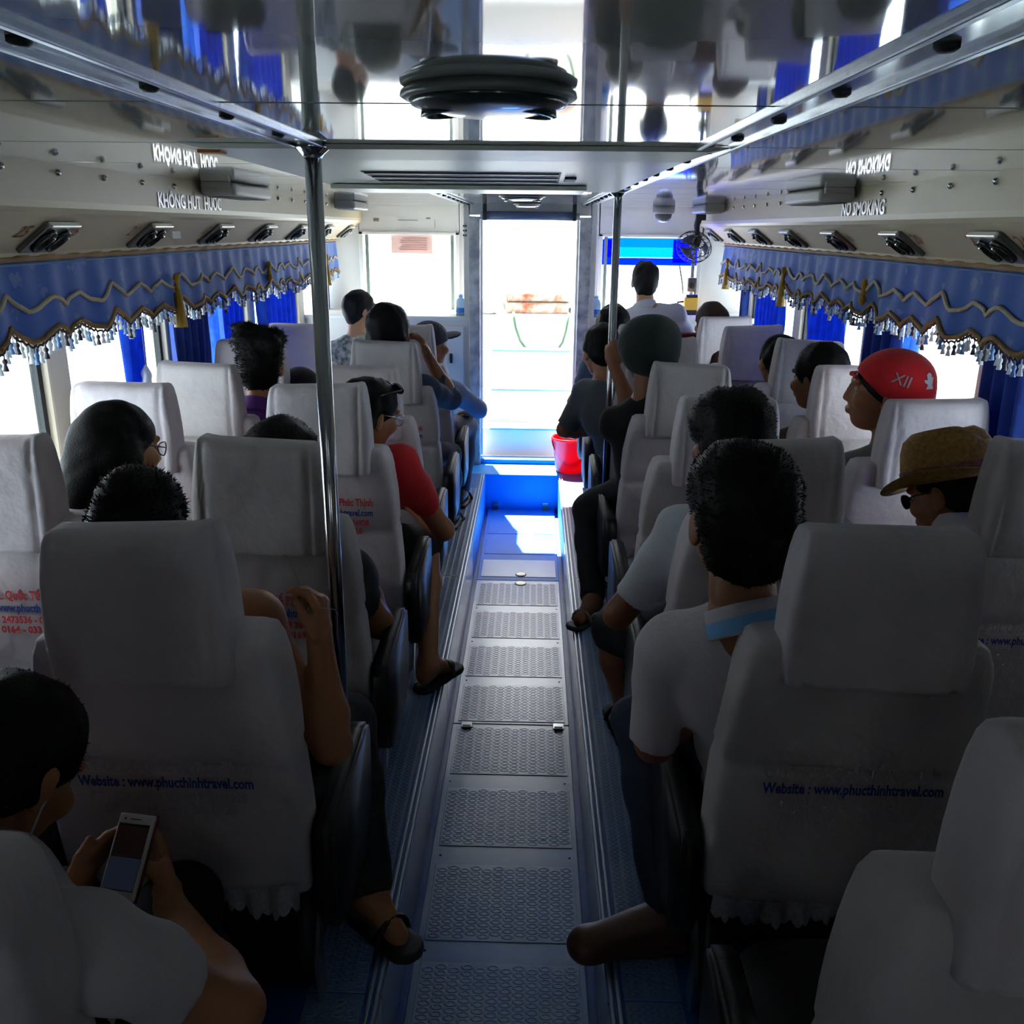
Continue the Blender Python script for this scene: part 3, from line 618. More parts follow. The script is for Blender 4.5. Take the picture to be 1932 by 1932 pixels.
# dome camera
t = empty('dome_camera', (0.87, 6.45, 2.0)); tag(t, 'small grey dome camera hanging from the ceiling near the driver', 'camera')
mk('housing', lathe_md('housing', [(0.075, 0), (0.075, -0.03), (0.07, -0.045), (0.058, -0.05)], M_greyplastic), t)
mk('dome', lathe_md('dome', [(0.058, -0.048), (0.054, -0.075), (0.036, -0.1), (0, -0.108)], mat('smoked dome', '#5E605E', 0.15)), t)
# wall fan
t = empty('wall_fan', (1.06, 6.28, 1.74)); tag(t, 'black caged fan hung from a bracket beside the driver', 'fan')
fan_r = Matrix.Rotation(math.radians(-52), 4, 'X') @ Matrix.Rotation(math.radians(18), 4, 'Y')
def fan_tube(name, path, r, m, par, n=6):
    v, f = tube_vf(path, r, n); o = mk(name, md(name, v, f, m), par); return o
hd = [tuple(fan_r @ Vector(p)) for p in ((0, 0, 0),)]
for rr_, zz in ((0.118, 0.0), (0.105, 0.03), (0.105, -0.03), (0.06, 0.045), (0.06, -0.045), (0.025, -0.05)):
    fan_tube('cage_ring', [tuple(fan_r @ Vector((rr_ * math.cos(a), rr_ * math.sin(a), zz))) for a in np.linspace(0, 2 * pi, 33)], 0.0028, M_rubber, t)
for k in range(18):
    a = 2 * pi * k / 18; P_ = [(0.02, 0.05), (0.06, 0.045), (0.105, 0.03), (0.118, 0), (0.105, -0.03), (0.06, -0.045), (0.02, -0.05)]
    fan_tube('cage_wire', [tuple(fan_r @ Vector((r_ * math.cos(a), r_ * math.sin(a), z_))) for r_, z_ in P_], 0.0016, M_rubber, t, 5)
for k in range(3):
    a0 = 2 * pi * k / 3
    v, f = grid_vf(6, 4, lambda u, w: tuple(fan_r @ Vector(((0.02 + 0.075 * u) * math.cos(a0 + (w - 0.5) * (0.5 + u)), (0.02 + 0.075 * u) * math.sin(a0 + (w - 0.5) * (0.5 + u)), (w - 0.5) * 0.03))))
    o = mk('blade', md('blade', v, f, mat('smoked fan blade', '#3A3F4A', 0.3)), t); sm = o.modifiers.new('s', 'SOLIDIFY'); sm.thickness = 0.003
tube('motor', [tuple(fan_r @ Vector((0, 0, z))) for z in (0.015, 0.03, 0.10, 0.118)], [0.022, 0.034, 0.034, 0.02], M_rubber, t, 16)
tube('bracket', [tuple(fan_r @ Vector((0, 0, 0.10))), (0.02, 0.05, 0.14), (0.035, 0.06, 0.19), (0.03, 0.05, 0.26)], [0.018, 0.02, 0.024, 0.014], M_rubber, t, 10)
box('clamp', 0.01, 0.075, 0.03, 0.075, 0.17, 0.21, M_rubber, t, 0.006); tube('wing_nut', [(0.06, 0.05, 0.215), (0.10, 0.05, 0.235)], [0.008, 0.014], M_rubber, t, 8)

# ================================================================== CURTAINS AND VALANCES
def vbot(y):   # lower edge pattern of the valance: pointed peak, low, hump, notch, hump, low
    t = ((y - 2.42) / 0.62) % 1.0
    K = [(0, 0.052), (0.06, 0.030), (0.15, 0.0), (0.24, 0.008), (0.36, 0.036), (0.46, 0.02), (0.50, 0.0), (0.54, 0.02), (0.64, 0.036), (0.76, 0.008), (0.85, 0.0), (0.94, 0.030), (1, 0.052)]
    for (a, za), (b, zb) in zip(K[:-1], K[1:]):
        if a <= t <= b: return 1.526 + za + (zb - za) * (t - a) / (b - a)
    return 1.526
def vx(s, y, z): return VX[s] - s * (0.010 * math.sin(y * 19 + 2 * math.sin(y * 3)) * (1.77 - z) / 0.24 + 0.012 * (1.77 - z) / 0.24 + 0.004 * math.sin(43 * y))
val_mat = M_val.node_tree
# woven damask motif on the valance cloth
nt = val_mat; bs = nt.nodes['Principled BSDF']; tc = nt.nodes.new('ShaderNodeTexCoord'); vo = nt.nodes.new('ShaderNodeTexVoronoi'); vo.inputs['Scale'].default_value = 11
ns = nt.nodes.new('ShaderNodeTexNoise'); ns.inputs['Scale'].default_value = 60; nt.links.new(tc.outputs['Object'], vo.inputs['Vector']); nt.links.new(tc.outputs['Object'], ns.inputs['Vector'])
ad = nt.nodes.new('ShaderNodeMath'); ad.operation = 'ADD'; nt.links.new(vo.outputs['Distance'], ad.inputs[0]); mu = nt.nodes.new('ShaderNodeMath'); mu.operation = 'MULTIPLY'; mu.inputs[1].default_value = 0.55
nt.links.new(ns.outputs['Fac'], mu.inputs[0]); nt.links.new(mu.outputs[0], ad.inputs[1])
rp = nt.nodes.new('ShaderNodeValToRGB'); rp.color_ramp.elements[0].position = 0.47; rp.color_ramp.elements[1].position = 0.53; rp.color_ramp.elements[0].color = lin('#6478A4'); rp.color_ramp.elements[1].color = lin('#345AA4')
nt.links.new(ad.outputs[0], rp.inputs[0]); nt.links.new(rp.outputs[0], bs.inputs['Base Color'])
BELL = lathe_md('bell', [(0.0, 0), (0.0022, -0.001), (0.0022, -0.013), (0.006, -0.016), (0.0075, -0.022), (0.004, -0.028), (0.0055, -0.032), (0.0085, -0.046), (0.004, -0.046)], M_fr1, 8)
BELLS = [BELL, BELL.copy(), BELL.copy()]
for me_, m_ in zip(BELLS[1:], (M_fr2, M_fr3)): me_.materials[0] = m_
def rope(name, s, zf, r, m, par, y0, y1, off, n=6, step=0.014):
    path = []; y = y0
    while y <= y1: path.append((vx(s, y, zf(y)) - s * off, y, zf(y))); y += step
    return tube(name, path, r, m, par, n)
for s, nm in ((-1, 'left side below the KHÔNG HÚT lettering'), (1, 'right side below the NO SMOKING lettering')):
    Y0, Y1 = 0.2, 6.62 if s > 0 else 6.60
    t = empty('valance', (0, 0, 0)); tag(t, 'blue damask valance with bead fringe, ' + nm, 'valance', 'window valances')
    N = 460
    def fn(u, w):
        y = Y0 + (Y1 - Y0) * u; zb = vbot(y); z = 1.762 + (zb - 1.762) * w; return (vx(s, y, z), y, z)
    v, f = grid_vf(N, 8, fn); o = mk('cloth', md('cloth', v, f, M_val), t); sm = o.modifiers.new('s', 'SOLIDIFY'); sm.thickness = 0.003
    rope('wave_rope', s, lambda y: vbot(y) + 0.088, 0.0075, M_rope, t, Y0, Y1, 0.006)
    rope('hem_braid', s, lambda y: vbot(y) + 0.004, 0.0085, M_gold, t, Y0, Y1, 0.003)
    rope('hem_loops', s, lambda y: vbot(y) - 0.010 + 0.004 * math.sin(y * 300), 0.004, M_fr3, t, Y0, Y1, 0.002, 5, 0.008)
    rope('top_braid', s, lambda y: 1.757, 0.010, M_gold, t, Y0, Y1, 0.004, 6, 0.03); rope('top_cord', s, lambda y: 1.741, 0.004, M_fr2, t, Y0, Y1, 0.003, 6, 0.02)
    k = 0; y = 1.15
    while y < Y1:
        zb = vbot(y); mk('fringe_bead', BELLS[(0, 1, 0, 2, 0, 1)[(k * 7 + int(k / 5)) % 6]], t, (vx(s, y, zb) + 0.002 * random.uniform(-1, 1), y + random.uniform(-.004, .004), zb - 0.004 - random.uniform(0, 0.012))); k += 1; y += 0.0225
    big = {-1: ((3.55, True), (4.84, False), (6.25, True), (2.0, True)), 1: ((6.35, True), (4.93, True), (3.73, False), (2.3, True))}[s]
    for (y, full) in big:
        x = vx(s, y, 1.6) - s * 0.018; tl = mk('gold_tassel', lathe_md('gold_tassel', [(0, 0.0), (0.010, -0.006), (0.014, -0.022), (0.009, -0.036), (0.006, -0.042), (0.010, -0.05), (0.011, -0.06), (0.007, -0.066)], M_tassel, 12), t, (x, y, 1.672))
        if full: mk('tassel_skirt', lathe_md('tassel_skirt', [(0.006, -0.064), (0.013, -0.075), (0.018, -0.11), (0.023, -0.17), (0.026, -0.205), (0.010, -0.2)], M_tassel, 14), tl)
        else: mk('tassel_skirt', lathe_md('tassel_skirt', [(0.007, -0.06), (0.014, -0.07), (0.016, -0.085), (0.009, -0.10), (0.002, -0.105)], M_tassel, 12), tl)
def curtain(s, y0, y1, m, lab, fold, z0=0.98, x=None, seed=0):
    X = (WX[s] - s * 0.085) if x is None else x
    t = empty('curtain', (X, (y0 + y1) / 2, z0)); tag(t, lab, 'curtain', 'window curtains'); yc = (y0 + y1) / 2; rs = random.Random(seed); ph = rs.uniform(0, 6)
    def fn(u, w):
        z = z0 + (1.70 - z0) * w; y = y0 + (y1 - y0) * u; pinch = 1 - 0.25 * math.exp(-((w - 0.12) / 0.2) ** 2)
        return (0.020 * math.sin(fold * (u + 0.02 * math.sin(5 * w + ph)) * 2 * pi + ph), (y - yc) * pinch, z - z0)
    v, f = grid_vf(int(fold * 14), 14, fn); o = mk('cloth', md('cloth', v, f, m), t); sm = o.modifiers.new('s', 'SOLIDIFY'); sm.thickness = 0.002
    tube('heading_tape', [(0.0, (y0 - yc) * 1.0, 1.70 - z0), (0.0, (y1 - yc) * 1.0, 1.70 - z0)], 0.012, m, t, 6)
curtain(-1, 1.15, 1.55, M_curt2, 'navy patterned curtain at the near left window', 4, seed=1)
curtain(-1, 3.32, 3.52, M_curt, 'narrow blue curtain with a plastic bag beside it', 3, seed=2)
curtain(-1, 3.78, 4.20, M_curt2, 'navy patterned curtain behind the first gold tassel', 5, seed=3)
curtain(-1, 4.40, 4.72, M_curt, 'bright blue curtain behind the spiky quiff', 4, seed=4)
curtain(-1, 5.05, 5.80, M_curt, 'bright blue curtain above the stained seat on the left', 7, seed=5)
curtain(-1, 4.24, 4.36, M_curt3, 'pale blue sheer strip beside the spiky quiff', 2, seed=6)
curtain(-1, 6.62, 6.74, M_curt2, 'narrow dark curtain in the left bow corner', 2, seed=7)
curtain(1, 6.30, 6.42, M_curt2, 'narrow navy curtain in the right bow corner', 2, seed=8)
curtain(1, 5.35, 6.0, M_curt, 'bright blue curtain above the brown haired woman', 7, seed=9)
curtain(1, 4.25, 4.85, M_curt, 'bright blue curtain between the tassels on the NO SMOKING side', 6, seed=10)
curtain(1, 3.62, 4.02, M_curt2, 'navy patterned curtain ahead of the red cap', 4, seed=11)
curtain(1, 3.45, 3.58, M_curt3, 'pale blue sheer strip just ahead of the red cap', 2, seed=12)
curtain(1, 2.62, 2.92, M_curt2, 'navy patterned curtain behind the red cap', 4, seed=13)
curtain(1, 2.05, 2.45, M_curt, 'bright blue curtain at the picture edge beside the straw hat', 4, seed=14)
# tie-back ruffle near the straw hat
t = empty('curtain_tieback', (1.38, 2.62, 1.20)); tag(t, 'dark blue ruffled curtain tie beside the straw hat', 'tie')
for k in range(5):
    tube('ruffle', [(0.02 * math.sin(k), -0.16 + 0.07 * k, 0.01 * math.cos(3 * k)), (0.01, -0.12 + 0.07 * k, 0.02 + 0.008 * (k % 2)), (0, -0.08 + 0.07 * k, -0.01)], [0.012, 0.026, 0.012], M_curt2, t, 8)
# plastic bag on a string
t = empty('plastic_bag', (-1.47, 3.40, 1.27)); tag(t, 'small white plastic bag hanging on a string at the left window', 'bag')
tube('string', [(0, 0, 0.06), (0.0, 0.0, 0.33)], 0.0015, M_fr1, t, 5)
V, F = surface([ell((0, 0, 0.02), (0.02, 0.028, 0.035)), ell((0.0, 0.035, -0.03), (0.018, 0.024, 0.02)), cap((0, 0, 0.04), (0, 0, 0.065), 0.012, 0.004)], 0.006, 0.01, wob=waves(3, 0.006, 120))
mk('sack', np_md('sack', V, F, mat('white plastic film', '#DCE4EE', 0.4, trans=0.4)), t)

# ================================================================== SMALL THINGS AT THE BOW
def bottle(x, y, lab, cap_m):
    t = empty('water_bottle', (x, y, 1.27)); tag(t, lab, 'bottle', 'water bottles on the counter')
    mk('bottle_body', lathe_md('bottle_body', [(0.03, 0), (0.033, 0.004), (0.033, 0.05), (0.031, 0.055), (0.033, 0.06), (0.033, 0.09), (0.025, 0.11), (0.013, 0.12), (0.013, 0.128)], mat('clear bottle plastic', '#BFD2E2', 0.1, trans=0.6), 20), t)
    mk('bottle_label', lathe_md('bottle_label', [(0.0335, 0.022), (0.0338, 0.024), (0.0338, 0.052), (0.0335, 0.054)], mat('blue bottle label', '#2A78D8', 0.5), 20), t)
    mk('bottle_cap', lathe_md('bottle_cap', [(0.015, 0.126), (0.015, 0.14), (0.013, 0.142), (0, 0.142)], mat('pale blue cap', '#7FB4E8', 0.4), 16), t)
bottle(-0.50, 6.32, 'small water bottle on the counter beside the left windscreen', None); bottle(0.43, 6.33, 'small water bottle on the counter beside the steel pole', None)
t = empty('bucket', (0.27, 6.08, 0.2415)); tag(t, 'bright red plastic bucket standing by the bow door', 'bucket')
M_bkt = mat('red plastic', '#E02434', 0.35, trans=0.25)
mk('bucket_body', lathe_md('bucket_body', [(0.0, 0.006), (0.092, 0.0), (0.095, 0.008), (0.108, 0.115), (0.112, 0.118), (0.124, 0.225), (0.131, 0.228), (0.132, 0.243), (0.127, 0.243), (0.122, 0.225), (0.10, 0.02), (0.0, 0.012)], M_bkt, 32), t)
tube('bail_handle', [(0.128 * math.cos(a), 0.128 * math.sin(a) * 0.35 - 0.12 * math.sin(a), 0.235 - 0.13 * math.sin(a)) for a in np.linspace(0, pi, 17)], 0.005, M_bkt, t, 8)
# rolled mats, cloth bundle and hose on the fore deck
for k, (y, z) in enumerate(((7.30, 1.243), (7.34, 1.325))):
    t = empty('rolled_mat', (0.04, y, z)); tag(t, ('lower' if k == 0 else 'upper') + ' rolled flower print mat on the fore deck', 'mat', 'rolled mats on the fore deck')
    mk('roll', lathe_md('roll', [(0.01, -0.25), (0.042, -0.25), (0.044, -0.245), (0.044, 0.245), (0.042, 0.25), (0.01, 0.25)], mat('flower print mat', '#8A8E86', 0.8, col2='#7A3E22', vscale=13), 20, axis='x'), t)
    tube('spiral_end', [(-0.252, (0.006 + 0.03 * a / 12) * math.cos(a), (0.006 + 0.03 * a / 12) * math.sin(a)) for a in np.linspace(0, 12, 30)], 0.004, mat('brown mat edge', '#4A2C1E', 0.8), t, 5)
t = empty('cloth_bundle', (-0.36, 7.33, 1.195)); tag(t, 'white and green striped cloth bundle beside the rolled mats', 'cloth')
V, F = surface([ell((0, 0, 0.05), (0.13, 0.08, 0.055)), ell((0.06, 0, 0.08), (0.08, 0.06, 0.04)), ell((-0.08, 0.01, 0.05), (0.07, 0.07, 0.05))], 0.012, 0.03, wob=waves(5, 0.006, 60))
mk('folds', np_md('folds', V, F, mat('green striped cloth', '#B0BCB2', 0.9, col2='#2E6A44', vscale=9)), t)
t = empty('green_hose', (0.05, 7.06, 1.2)); tag(t, 'green hose hanging in a loop over the bow step', 'hose')
tube('hose_tube', [(-0.22, 0.22, 0.01), (-0.20, 0.10, 0.02), (-0.20, 0.0, 0.0), (-0.185, -0.015, -0.08), (-0.15, -0.015, -0.18), (-0.11, -0.015, -0.232), (-0.05, -0.015, -0.243), (0.1, -0.015, -0.243), (0.15, -0.015, -0.235), (0.18, -0.015, -0.19), (0.205, -0.015, -0.1), (0.22, 0.0, 0.0), (0.23, 0.12, 0.02)], 0.009, mat('pale green hose', '#3E6A4C', 0.5), t, 10)
mk('nozzle', lathe_md('nozzle', [(0.011, 0), (0.012, 0.03), (0.007, 0.05), (0, 0.05)], M_rubber, 10), t, (0.235, 0.12, 0.015))
# yellow lantern and hand set in the starboard corner
t = empty('yellow_lantern', (1.12, 6.62, 1.27)); tag(t, 'yellow and black lantern on the counter beside the driver', 'lantern')
mk('lantern_body', bm_md('lantern_body', box_bm(-0.05, 0.05, -0.04, 0.04, 0.03, 0.12, 0.012, 3), mat('yellow plastic', '#E0AC28', 0.4), True), t)
box('lantern_base', -0.045, 0.045, -0.04, 0.04, 0.0, 0.034, M_rubber, t, 0.006); box('lantern_cap', -0.035, 0.045, -0.03, 0.03, 0.118, 0.14, M_rubber, t, 0.005)
tube('carry_handle', [(-0.05, 0, 0.09), (-0.09, 0, 0.085), (-0.095, 0, 0.05), (-0.05, 0, 0.04)], 0.008, M_rubber, t, 8)
t = empty('radio_handset', (1.14, 6.74, 1.42)); tag(t, 'brown radio handset hanging on the pillar above the yellow lantern', 'handset')
mk('handset_body', bm_md('handset_body', box_bm(-0.03, 0.035, -0.02, 0.04, 0.0, 0.10, 0.012, 3), mat('brown handset', '#4A3A38', 0.5), True), t)
mk('speaker_disc', lathe_md('speaker_disc', [(0.024, -0.02), (0.026, -0.026), (0.018, -0.03), (0, -0.03)], M_rubber, 16, axis='y'), t, (-0.002, 0, 0.04))
tube('coiled_cord', [(0.03 + 0.008 * math.cos(a), 0.01 + 0.008 * math.sin(a), 0.0 - a * 0.0016) for a in np.linspace(0, 70, 140)], 0.003, mat('brown handset', '#4A3A38'), t, 5)

# ================================================================== PEOPLE
def rot(yaw=0, pitch=0, roll=0):
    cz, sz = math.cos(yaw), math.sin(yaw); cx_, sx_ = math.cos(-pitch), math.sin(-pitch); cy, sy_ = math.cos(roll), math.sin(roll)
    return np.array([[cz, -sz, 0], [sz, cz, 0], [0, 0, 1]]) @ np.array([[1, 0, 0], [0, cx_, -sx_], [0, sx_, cx_]]) @ np.array([[cy, 0, sy_], [0, 1, 0], [-sy_, 0, cy]])
def unit(v): v = np.array(v, float); return v / max(np.linalg.norm(v), 1e-9)
_old_prim = prim_d; _old_b = bounds; _old_inf = inflate
def kon(a, b, r1, r2): return ('k', np.array(a, float), np.array(b, float), r1, r2)   # cone with flat ends: cuffs and hems
def bounds(p):
    return _old_b(('c',) + tuple(p[1:])) if p[0] == 'k' else _old_b(p)
def inflate(p, d): return ('k', p[1], p[2], p[3] + d, p[4] + d) if p[0] == 'k' else _old_inf(p, d)
def prim_d(p, X, Y, Z):
    if p[0] != 'k': return _old_prim(p, X, Y, Z)
    ba = p[2] - p[1]; L = math.sqrt(ba @ ba); px, py, pz = X - p[1][0], Y - p[1][1], Z - p[1][2]
    h = (px * ba[0] + py * ba[1] + pz * ba[2]) / (L * L); hc = np.clip(h, 0, 1)
    rad = np.sqrt(np.maximum((px - h * ba[0]) ** 2 + (py - h * ba[1]) ** 2 + (pz - h * ba[2]) ** 2, 0)) - (p[3] + (p[4] - p[3]) * hc)
    return np.maximum(rad, np.maximum(-h, h - 1) * L)
def hand_prims(w, d, n, right, curl=0.5, thumb=None, s=1.0, curls=None, spread=0.0):
    w = np.array(w, float); d = unit(d); n = np.array(n, float); n = unit(n - d * (n @ d)); t = np.cross(d, n) * (1 if right else -1)
    B = np.stack([t, n, d], 1); P = [ell(w + d * 0.045 * s, np.array((0.038, 0.015, 0.052)) * s, B), cap(w - d * 0.01 * s, w + d * 0.03 * s, 0.024 * s, 0.024 * s)]
    P.append(cap(w + d * 0.02 * s + t * 0.02 * s + n * 0.006 * s, w + d * 0.055 * s + t * 0.026 * s + n * 0.01 * s, 0.014 * s, 0.012 * s))
    for i in range(4):
        a = w + d * (0.083, 0.088, 0.084, 0.075)[i] * s + t * (0.027, 0.0095, -0.009, -0.026)[i] * s; L = (0.070, 0.078, 0.073, 0.057)[i] * s
        c = curls[i] if curls else curl; ang = 0.0; sp = (1.5 - i) * spread; dd0 = unit(d + t * sp)
        for j, fr in enumerate((0.45, 0.30, 0.25)):
            ang += c * (1.0, 1.25, 0.8)[j]; dd = dd0 * math.cos(ang) + n * math.sin(ang); b = a + dd * L * fr
            P.append(cap(a, b, (0.0092, 0.0082, 0.0075)[j] * s, (0.0082, 0.0075, 0.0062)[j] * s)); a = b
    td = unit(d * 0.65 + t * 0.75 + n * 0.25) if thumb is None else unit(d * thumb[0] + t * thumb[1] + n * thumb[2])
    td2 = unit(td * 0.8 + d * 0.5 + n * 0.35) if thumb is None else unit(td * 0.6 + d * 0.6 + n * thumb[3])
    a = w + d * 0.022 * s + t * 0.027 * s; b = a + td * 0.044 * s; c = b + td2 * 0.032 * s
    P += [cap(a, b, 0.0135 * s, 0.0105 * s), cap(b, c, 0.0105 * s, 0.0075 * s)]
    return P
def tufts_vf(V, F, count, L, rad, seed, up=0.2, zmin=None, back=0.0, hc=None):
    rs = np.random.RandomState(seed); C = V[F].mean(1); e1 = V[F[:, 1]] - V[F[:, 0]]; e2 = V[F[:, 2]] - V[F[:, 0]]; Nn = np.cross(e1, e2); Nn /= np.maximum(np.linalg.norm(Nn, axis=1), 1e-12)[:, None]
    if ((C - C.mean(0)) * Nn).sum() < 0: Nn = -Nn
    I = rs.choice(len(C), count); vv, ff = [], []
    for k, i in enumerate(I):
        n = Nn[i] + rs.normal(size=3) * 0.35; n[2] += up; n = unit(n); a = unit(np.cross(n, [0.3, 0.5, 0.8])); b = np.cross(n, a); l = L * rs.uniform(0.4, 1.2); o = C[i] - n * 0.004; base = len(vv)
        for j in range(4): an = j * pi / 2; vv.append(o + (a * math.cos(an) + b * math.sin(an)) * rad)
        vv.append(o + n * l); t = base + 4
        ff += [(base, base + 1, t, t), (base + 1, base + 2, t, t), (base + 2, base + 3, t, t), (base + 3, base, t, t)]
    return np.array(vv), np.array(ff)
PEOPLE = {}
M_jean = mat('dark blue denim', '#1E2A42', 0.8, bump=0.2, bscale=180, var=0.3, vscale=10)
M_black = mat('black cloth', '#14151A', 0.85, bump=0.15, bscale=120)
M_floral = mat('black floral trousers', '#131318', 0.85, col2='#2E2E36', vscale=40)
M_sole = mat('black sandal rubber', '#121214', 0.6)
M_shoe = mat('brown leather shoe', '#5A3A2C', 0.4)
def cloth(name, c, **k): return mat(name, c, 0.85, spec=0.2, bump=0.2, bscale=70, sheen=0.15, **k)
def person(key, label, head, pelvis, yaw=0, pitch=0.1, roll=0, sy=0.0, R=None, L=None, lR=None, lL=None, skin=0, hair='short', hairm=None, shirt=None, sleeve=0.55, pants=None, short=False, shoes=None, q=1.0, hs=1.0, tuft=(500, 0.018), seed=0, collar=None, group='seated passengers', shw=1.0, vol=0.0, capped=0.0, xhair=None, closed=False, wr=0.0055):
    hairm = hairm or M_hair; pants = pants or M_jean; shoes = shoes or M_sole; shirt = shirt or cloth('grey tee shirt', '#6A6A6E')
    floor_z = 0.24; root = empty('person', (pelvis[0], pelvis[1], floor_z)); tag(root, label, 'person', group); O = np.array(root.location)
    H = rot(yaw, pitch, roll); hc = np.array((head[0], head[1], head[2] - 0.128 * hs)); hp = lambda *p: hc + H @ (np.array(p) * hs)
    pc = np.array(pelvis, float); nb = hc + H @ (np.array((0, -0.04, -0.09)) * hs) + np.array((0, -0.02, -0.095)) * hs
    nb = nb + (pc + unit(nb - pc) * min(np.linalg.norm(nb - pc), 0.56) - nb) * 0.5
    tx = unit(nb - pc); sx = unit(np.array((math.cos(sy), math.sin(sy), 0)) - tx * (np.array((math.cos(sy), math.sin(sy), 0)) @ tx)); fw = np.cross(tx, sx); B = np.stack([sx, fw, tx], 1)
    lp = lambda t: pc + (nb - pc) * t; Ln = np.linalg.norm(nb - pc)
    chest = ell(lp(0.68) , (0.158 * shw, 0.10, 0.17), B); belly = ell(lp(0.34), (0.148 * shw, 0.105, 0.16), B); pel = ell(pc, (0.165, 0.125, 0.115), B)
    Sh = {1: nb + sx * 0.168 * shw - tx * 0.065, -1: nb - sx * 0.168 * shw - tx * 0.065}
    for sd, A in ((1, R), (-1, L)):
        if A and 'shoulder' in A: Sh[sd] = np.array(A['shoulder'], float)
    torso = [chest, belly, pel, cap(Sh[1] * 0.92 + Sh[-1] * 0.08, Sh[1] * 0.08 + Sh[-1] * 0.92, 0.058, 0.058), cap(nb - tx * 0.01, Sh[1], 0.05, 0.055), cap(nb - tx * 0.01, Sh[-1], 0.05, 0.055)]
    body = list(torso); neck = cap(hp(0, -0.028, -0.05), nb - tx * 0.03, 0.053 * hs, 0.06 * hs); body.append(neck)
    arms = {}; hands = []
    for sd, A in ((1, R), (-1, L)):
        A = A or {}
        E = np.array(A.get('elbow', Sh[sd] + sx * 0.07 * sd + fw * 0.05 - tx * 0.27)); Wd = np.array(A.get('wrist', pc + sx * 0.10 * sd + fw * 0.24 + np.array((0, 0, 0.11))))
        if 'shoulder' in A: Sh[sd] = np.array(A['shoulder'], float); body.append(cap(nb - tx * 0.06, Sh[sd], 0.055, 0.055))
        arms[sd] = (Sh[sd], E, Wd); mid = E + (Wd - E) * 0.3
        body += [cap(Sh[sd], E, 0.049, 0.037), cap(E, mid, 0.038, 0.039), cap(mid, Wd, 0.039, 0.025)]
        d = A.get('dir', unit(Wd - E) * 0.7 + fw * 0.4 + np.array((0, 0, -0.2))); n = A.get('palm', np.array((0, 0, -1.0)) + sx * -0.2 * sd)
        hands.append(hand_prims(Wd, d, n, sd > 0, A.get('curl', 0.35), A.get('thumb'), A.get('hs', 0.98), A.get('curls')) + [cap(Wd - unit(Wd - E) * 0.04, Wd, 0.027, 0.025)])
    legs = {}
    for sd, G in ((1, lR), (-1, lL)):
        G = G or {}; hip = pc + sx * 0.085 * sd + fw * 0.03 - np.array((0, 0, 0.02))
        K = np.array(G.get('knee', hip + np.array((0.03 * sd, 0.37, -0.06)))); An = np.array(G.get('ankle', (K[0] + 0.01 * sd, K[1] - 0.02, floor_z + 0.085))); T = np.array(G.get('toe', (An[0] + 0.02 * sd, An[1] + 0.14, floor_z + 0.032)))
        legs[sd] = (hip, K, An, T); calf = K + (An - K) * 0.35
        body += [cap(hip, K, 0.082, 0.056), cap(K, calf, 0.053, 0.054), cap(calf, An, 0.052, 0.034), cap(An, T, 0.036, 0.026), cap(An, An + unit(An - T) * 0.03 - np.array((0, 0, 0.04)), 0.034, 0.03)]
    parts = [surface(body, 0.0135 * q, 0.028)]
    hd = [ell(hp(0, -0.015, 0.028), np.array((0.0745, 0.095, 0.088)) * hs, H), ell(hp(0, 0.028, -0.03), np.array((0.0625, 0.068, 0.082)) * hs, H), ell(hp(0, 0.042, -0.083), np.array((0.042, 0.042, 0.03)) * hs, H),
          cap(hp(0, 0.092, 0.015), hp(0, 0.103, -0.022), 0.008 * hs, 0.0115 * hs), ell(hp(0.013, 0.094, -0.026), np.array((0.010, 0.010, 0.008)) * hs, H), ell(hp(-0.013, 0.094, -0.026), np.array((0.010, 0.010, 0.008)) * hs, H),
          cap(hp(-0.038, 0.078, 0.032), hp(-0.012, 0.089, 0.03), 0.010 * hs, 0.009 * hs), cap(hp(0.038, 0.078, 0.032), hp(0.012, 0.089, 0.03), 0.010 * hs, 0.009 * hs),
          ell(hp(0, 0.094, -0.052), np.array((0.022, 0.010, 0.006)) * hs, H), ell(hp(0, 0.092, -0.063), np.array((0.019, 0.010, 0.006)) * hs, H), ell(hp(0.045, 0.062, -0.022), np.array((0.022, 0.025, 0.025)) * hs, H), ell(hp(-0.045, 0.062, -0.022), np.array((0.022, 0.025, 0.025)) * hs, H)]
    for sd in (1, -1): hd += [ell(hp(0.078 * sd, -0.012, -0.012), np.array((0.008, 0.019, 0.031)) * hs, H @ rot(-0.35 * sd)), ell(hp(0.076 * sd, -0.004, -0.034), np.array((0.008, 0.011, 0.014)) * hs, H)]
    parts.append(surface(hd + [cap(hp(0, -0.028, -0.05), hp(0, -0.035, -0.12), 0.053 * hs, 0.054 * hs)], 0.0062 * q, 0.011))
    for P in hands: parts.append(surface(P, 0.0050 * q, 0.006))
    V, F = join_vf(parts); mk('body', np_md('body', V - O, F, M_skin[skin]), root)
    for sd in (1, -1): mk('eye', lathe_md('eye', [(0, -0.009), (0.0065, -0.0065), (0.009, 0), (0.0065, 0.0065), (0, 0.009)], M_eye, 10), root, hp(0.031 * sd, 0.0755, 0.008) - O)
    # shirt
    sp = [inflate(p, 0.012) for p in (torso if sleeve > 0 else torso[:3])]
    if sleeve > 0:
        for sd in (1, -1):
            a, e, w = arms[sd]
            if 'shoulder' in ((R if sd > 0 else L) or {}): sp.append(cap(nb - tx * 0.06, a, 0.066, 0.066))
            if sleeve <= 1: sp += [cap(a, a + (e - a) * min(0.3, sleeve * 0.5), 0.062, 0.062), kon(a, a + (e - a) * sleeve, 0.063, 0.060 - 0.008 * sleeve)]
            else: sp += [cap(a, e, 0.062, 0.05), kon(e, e + (w - e) * (sleeve - 1), 0.050, 0.038)]
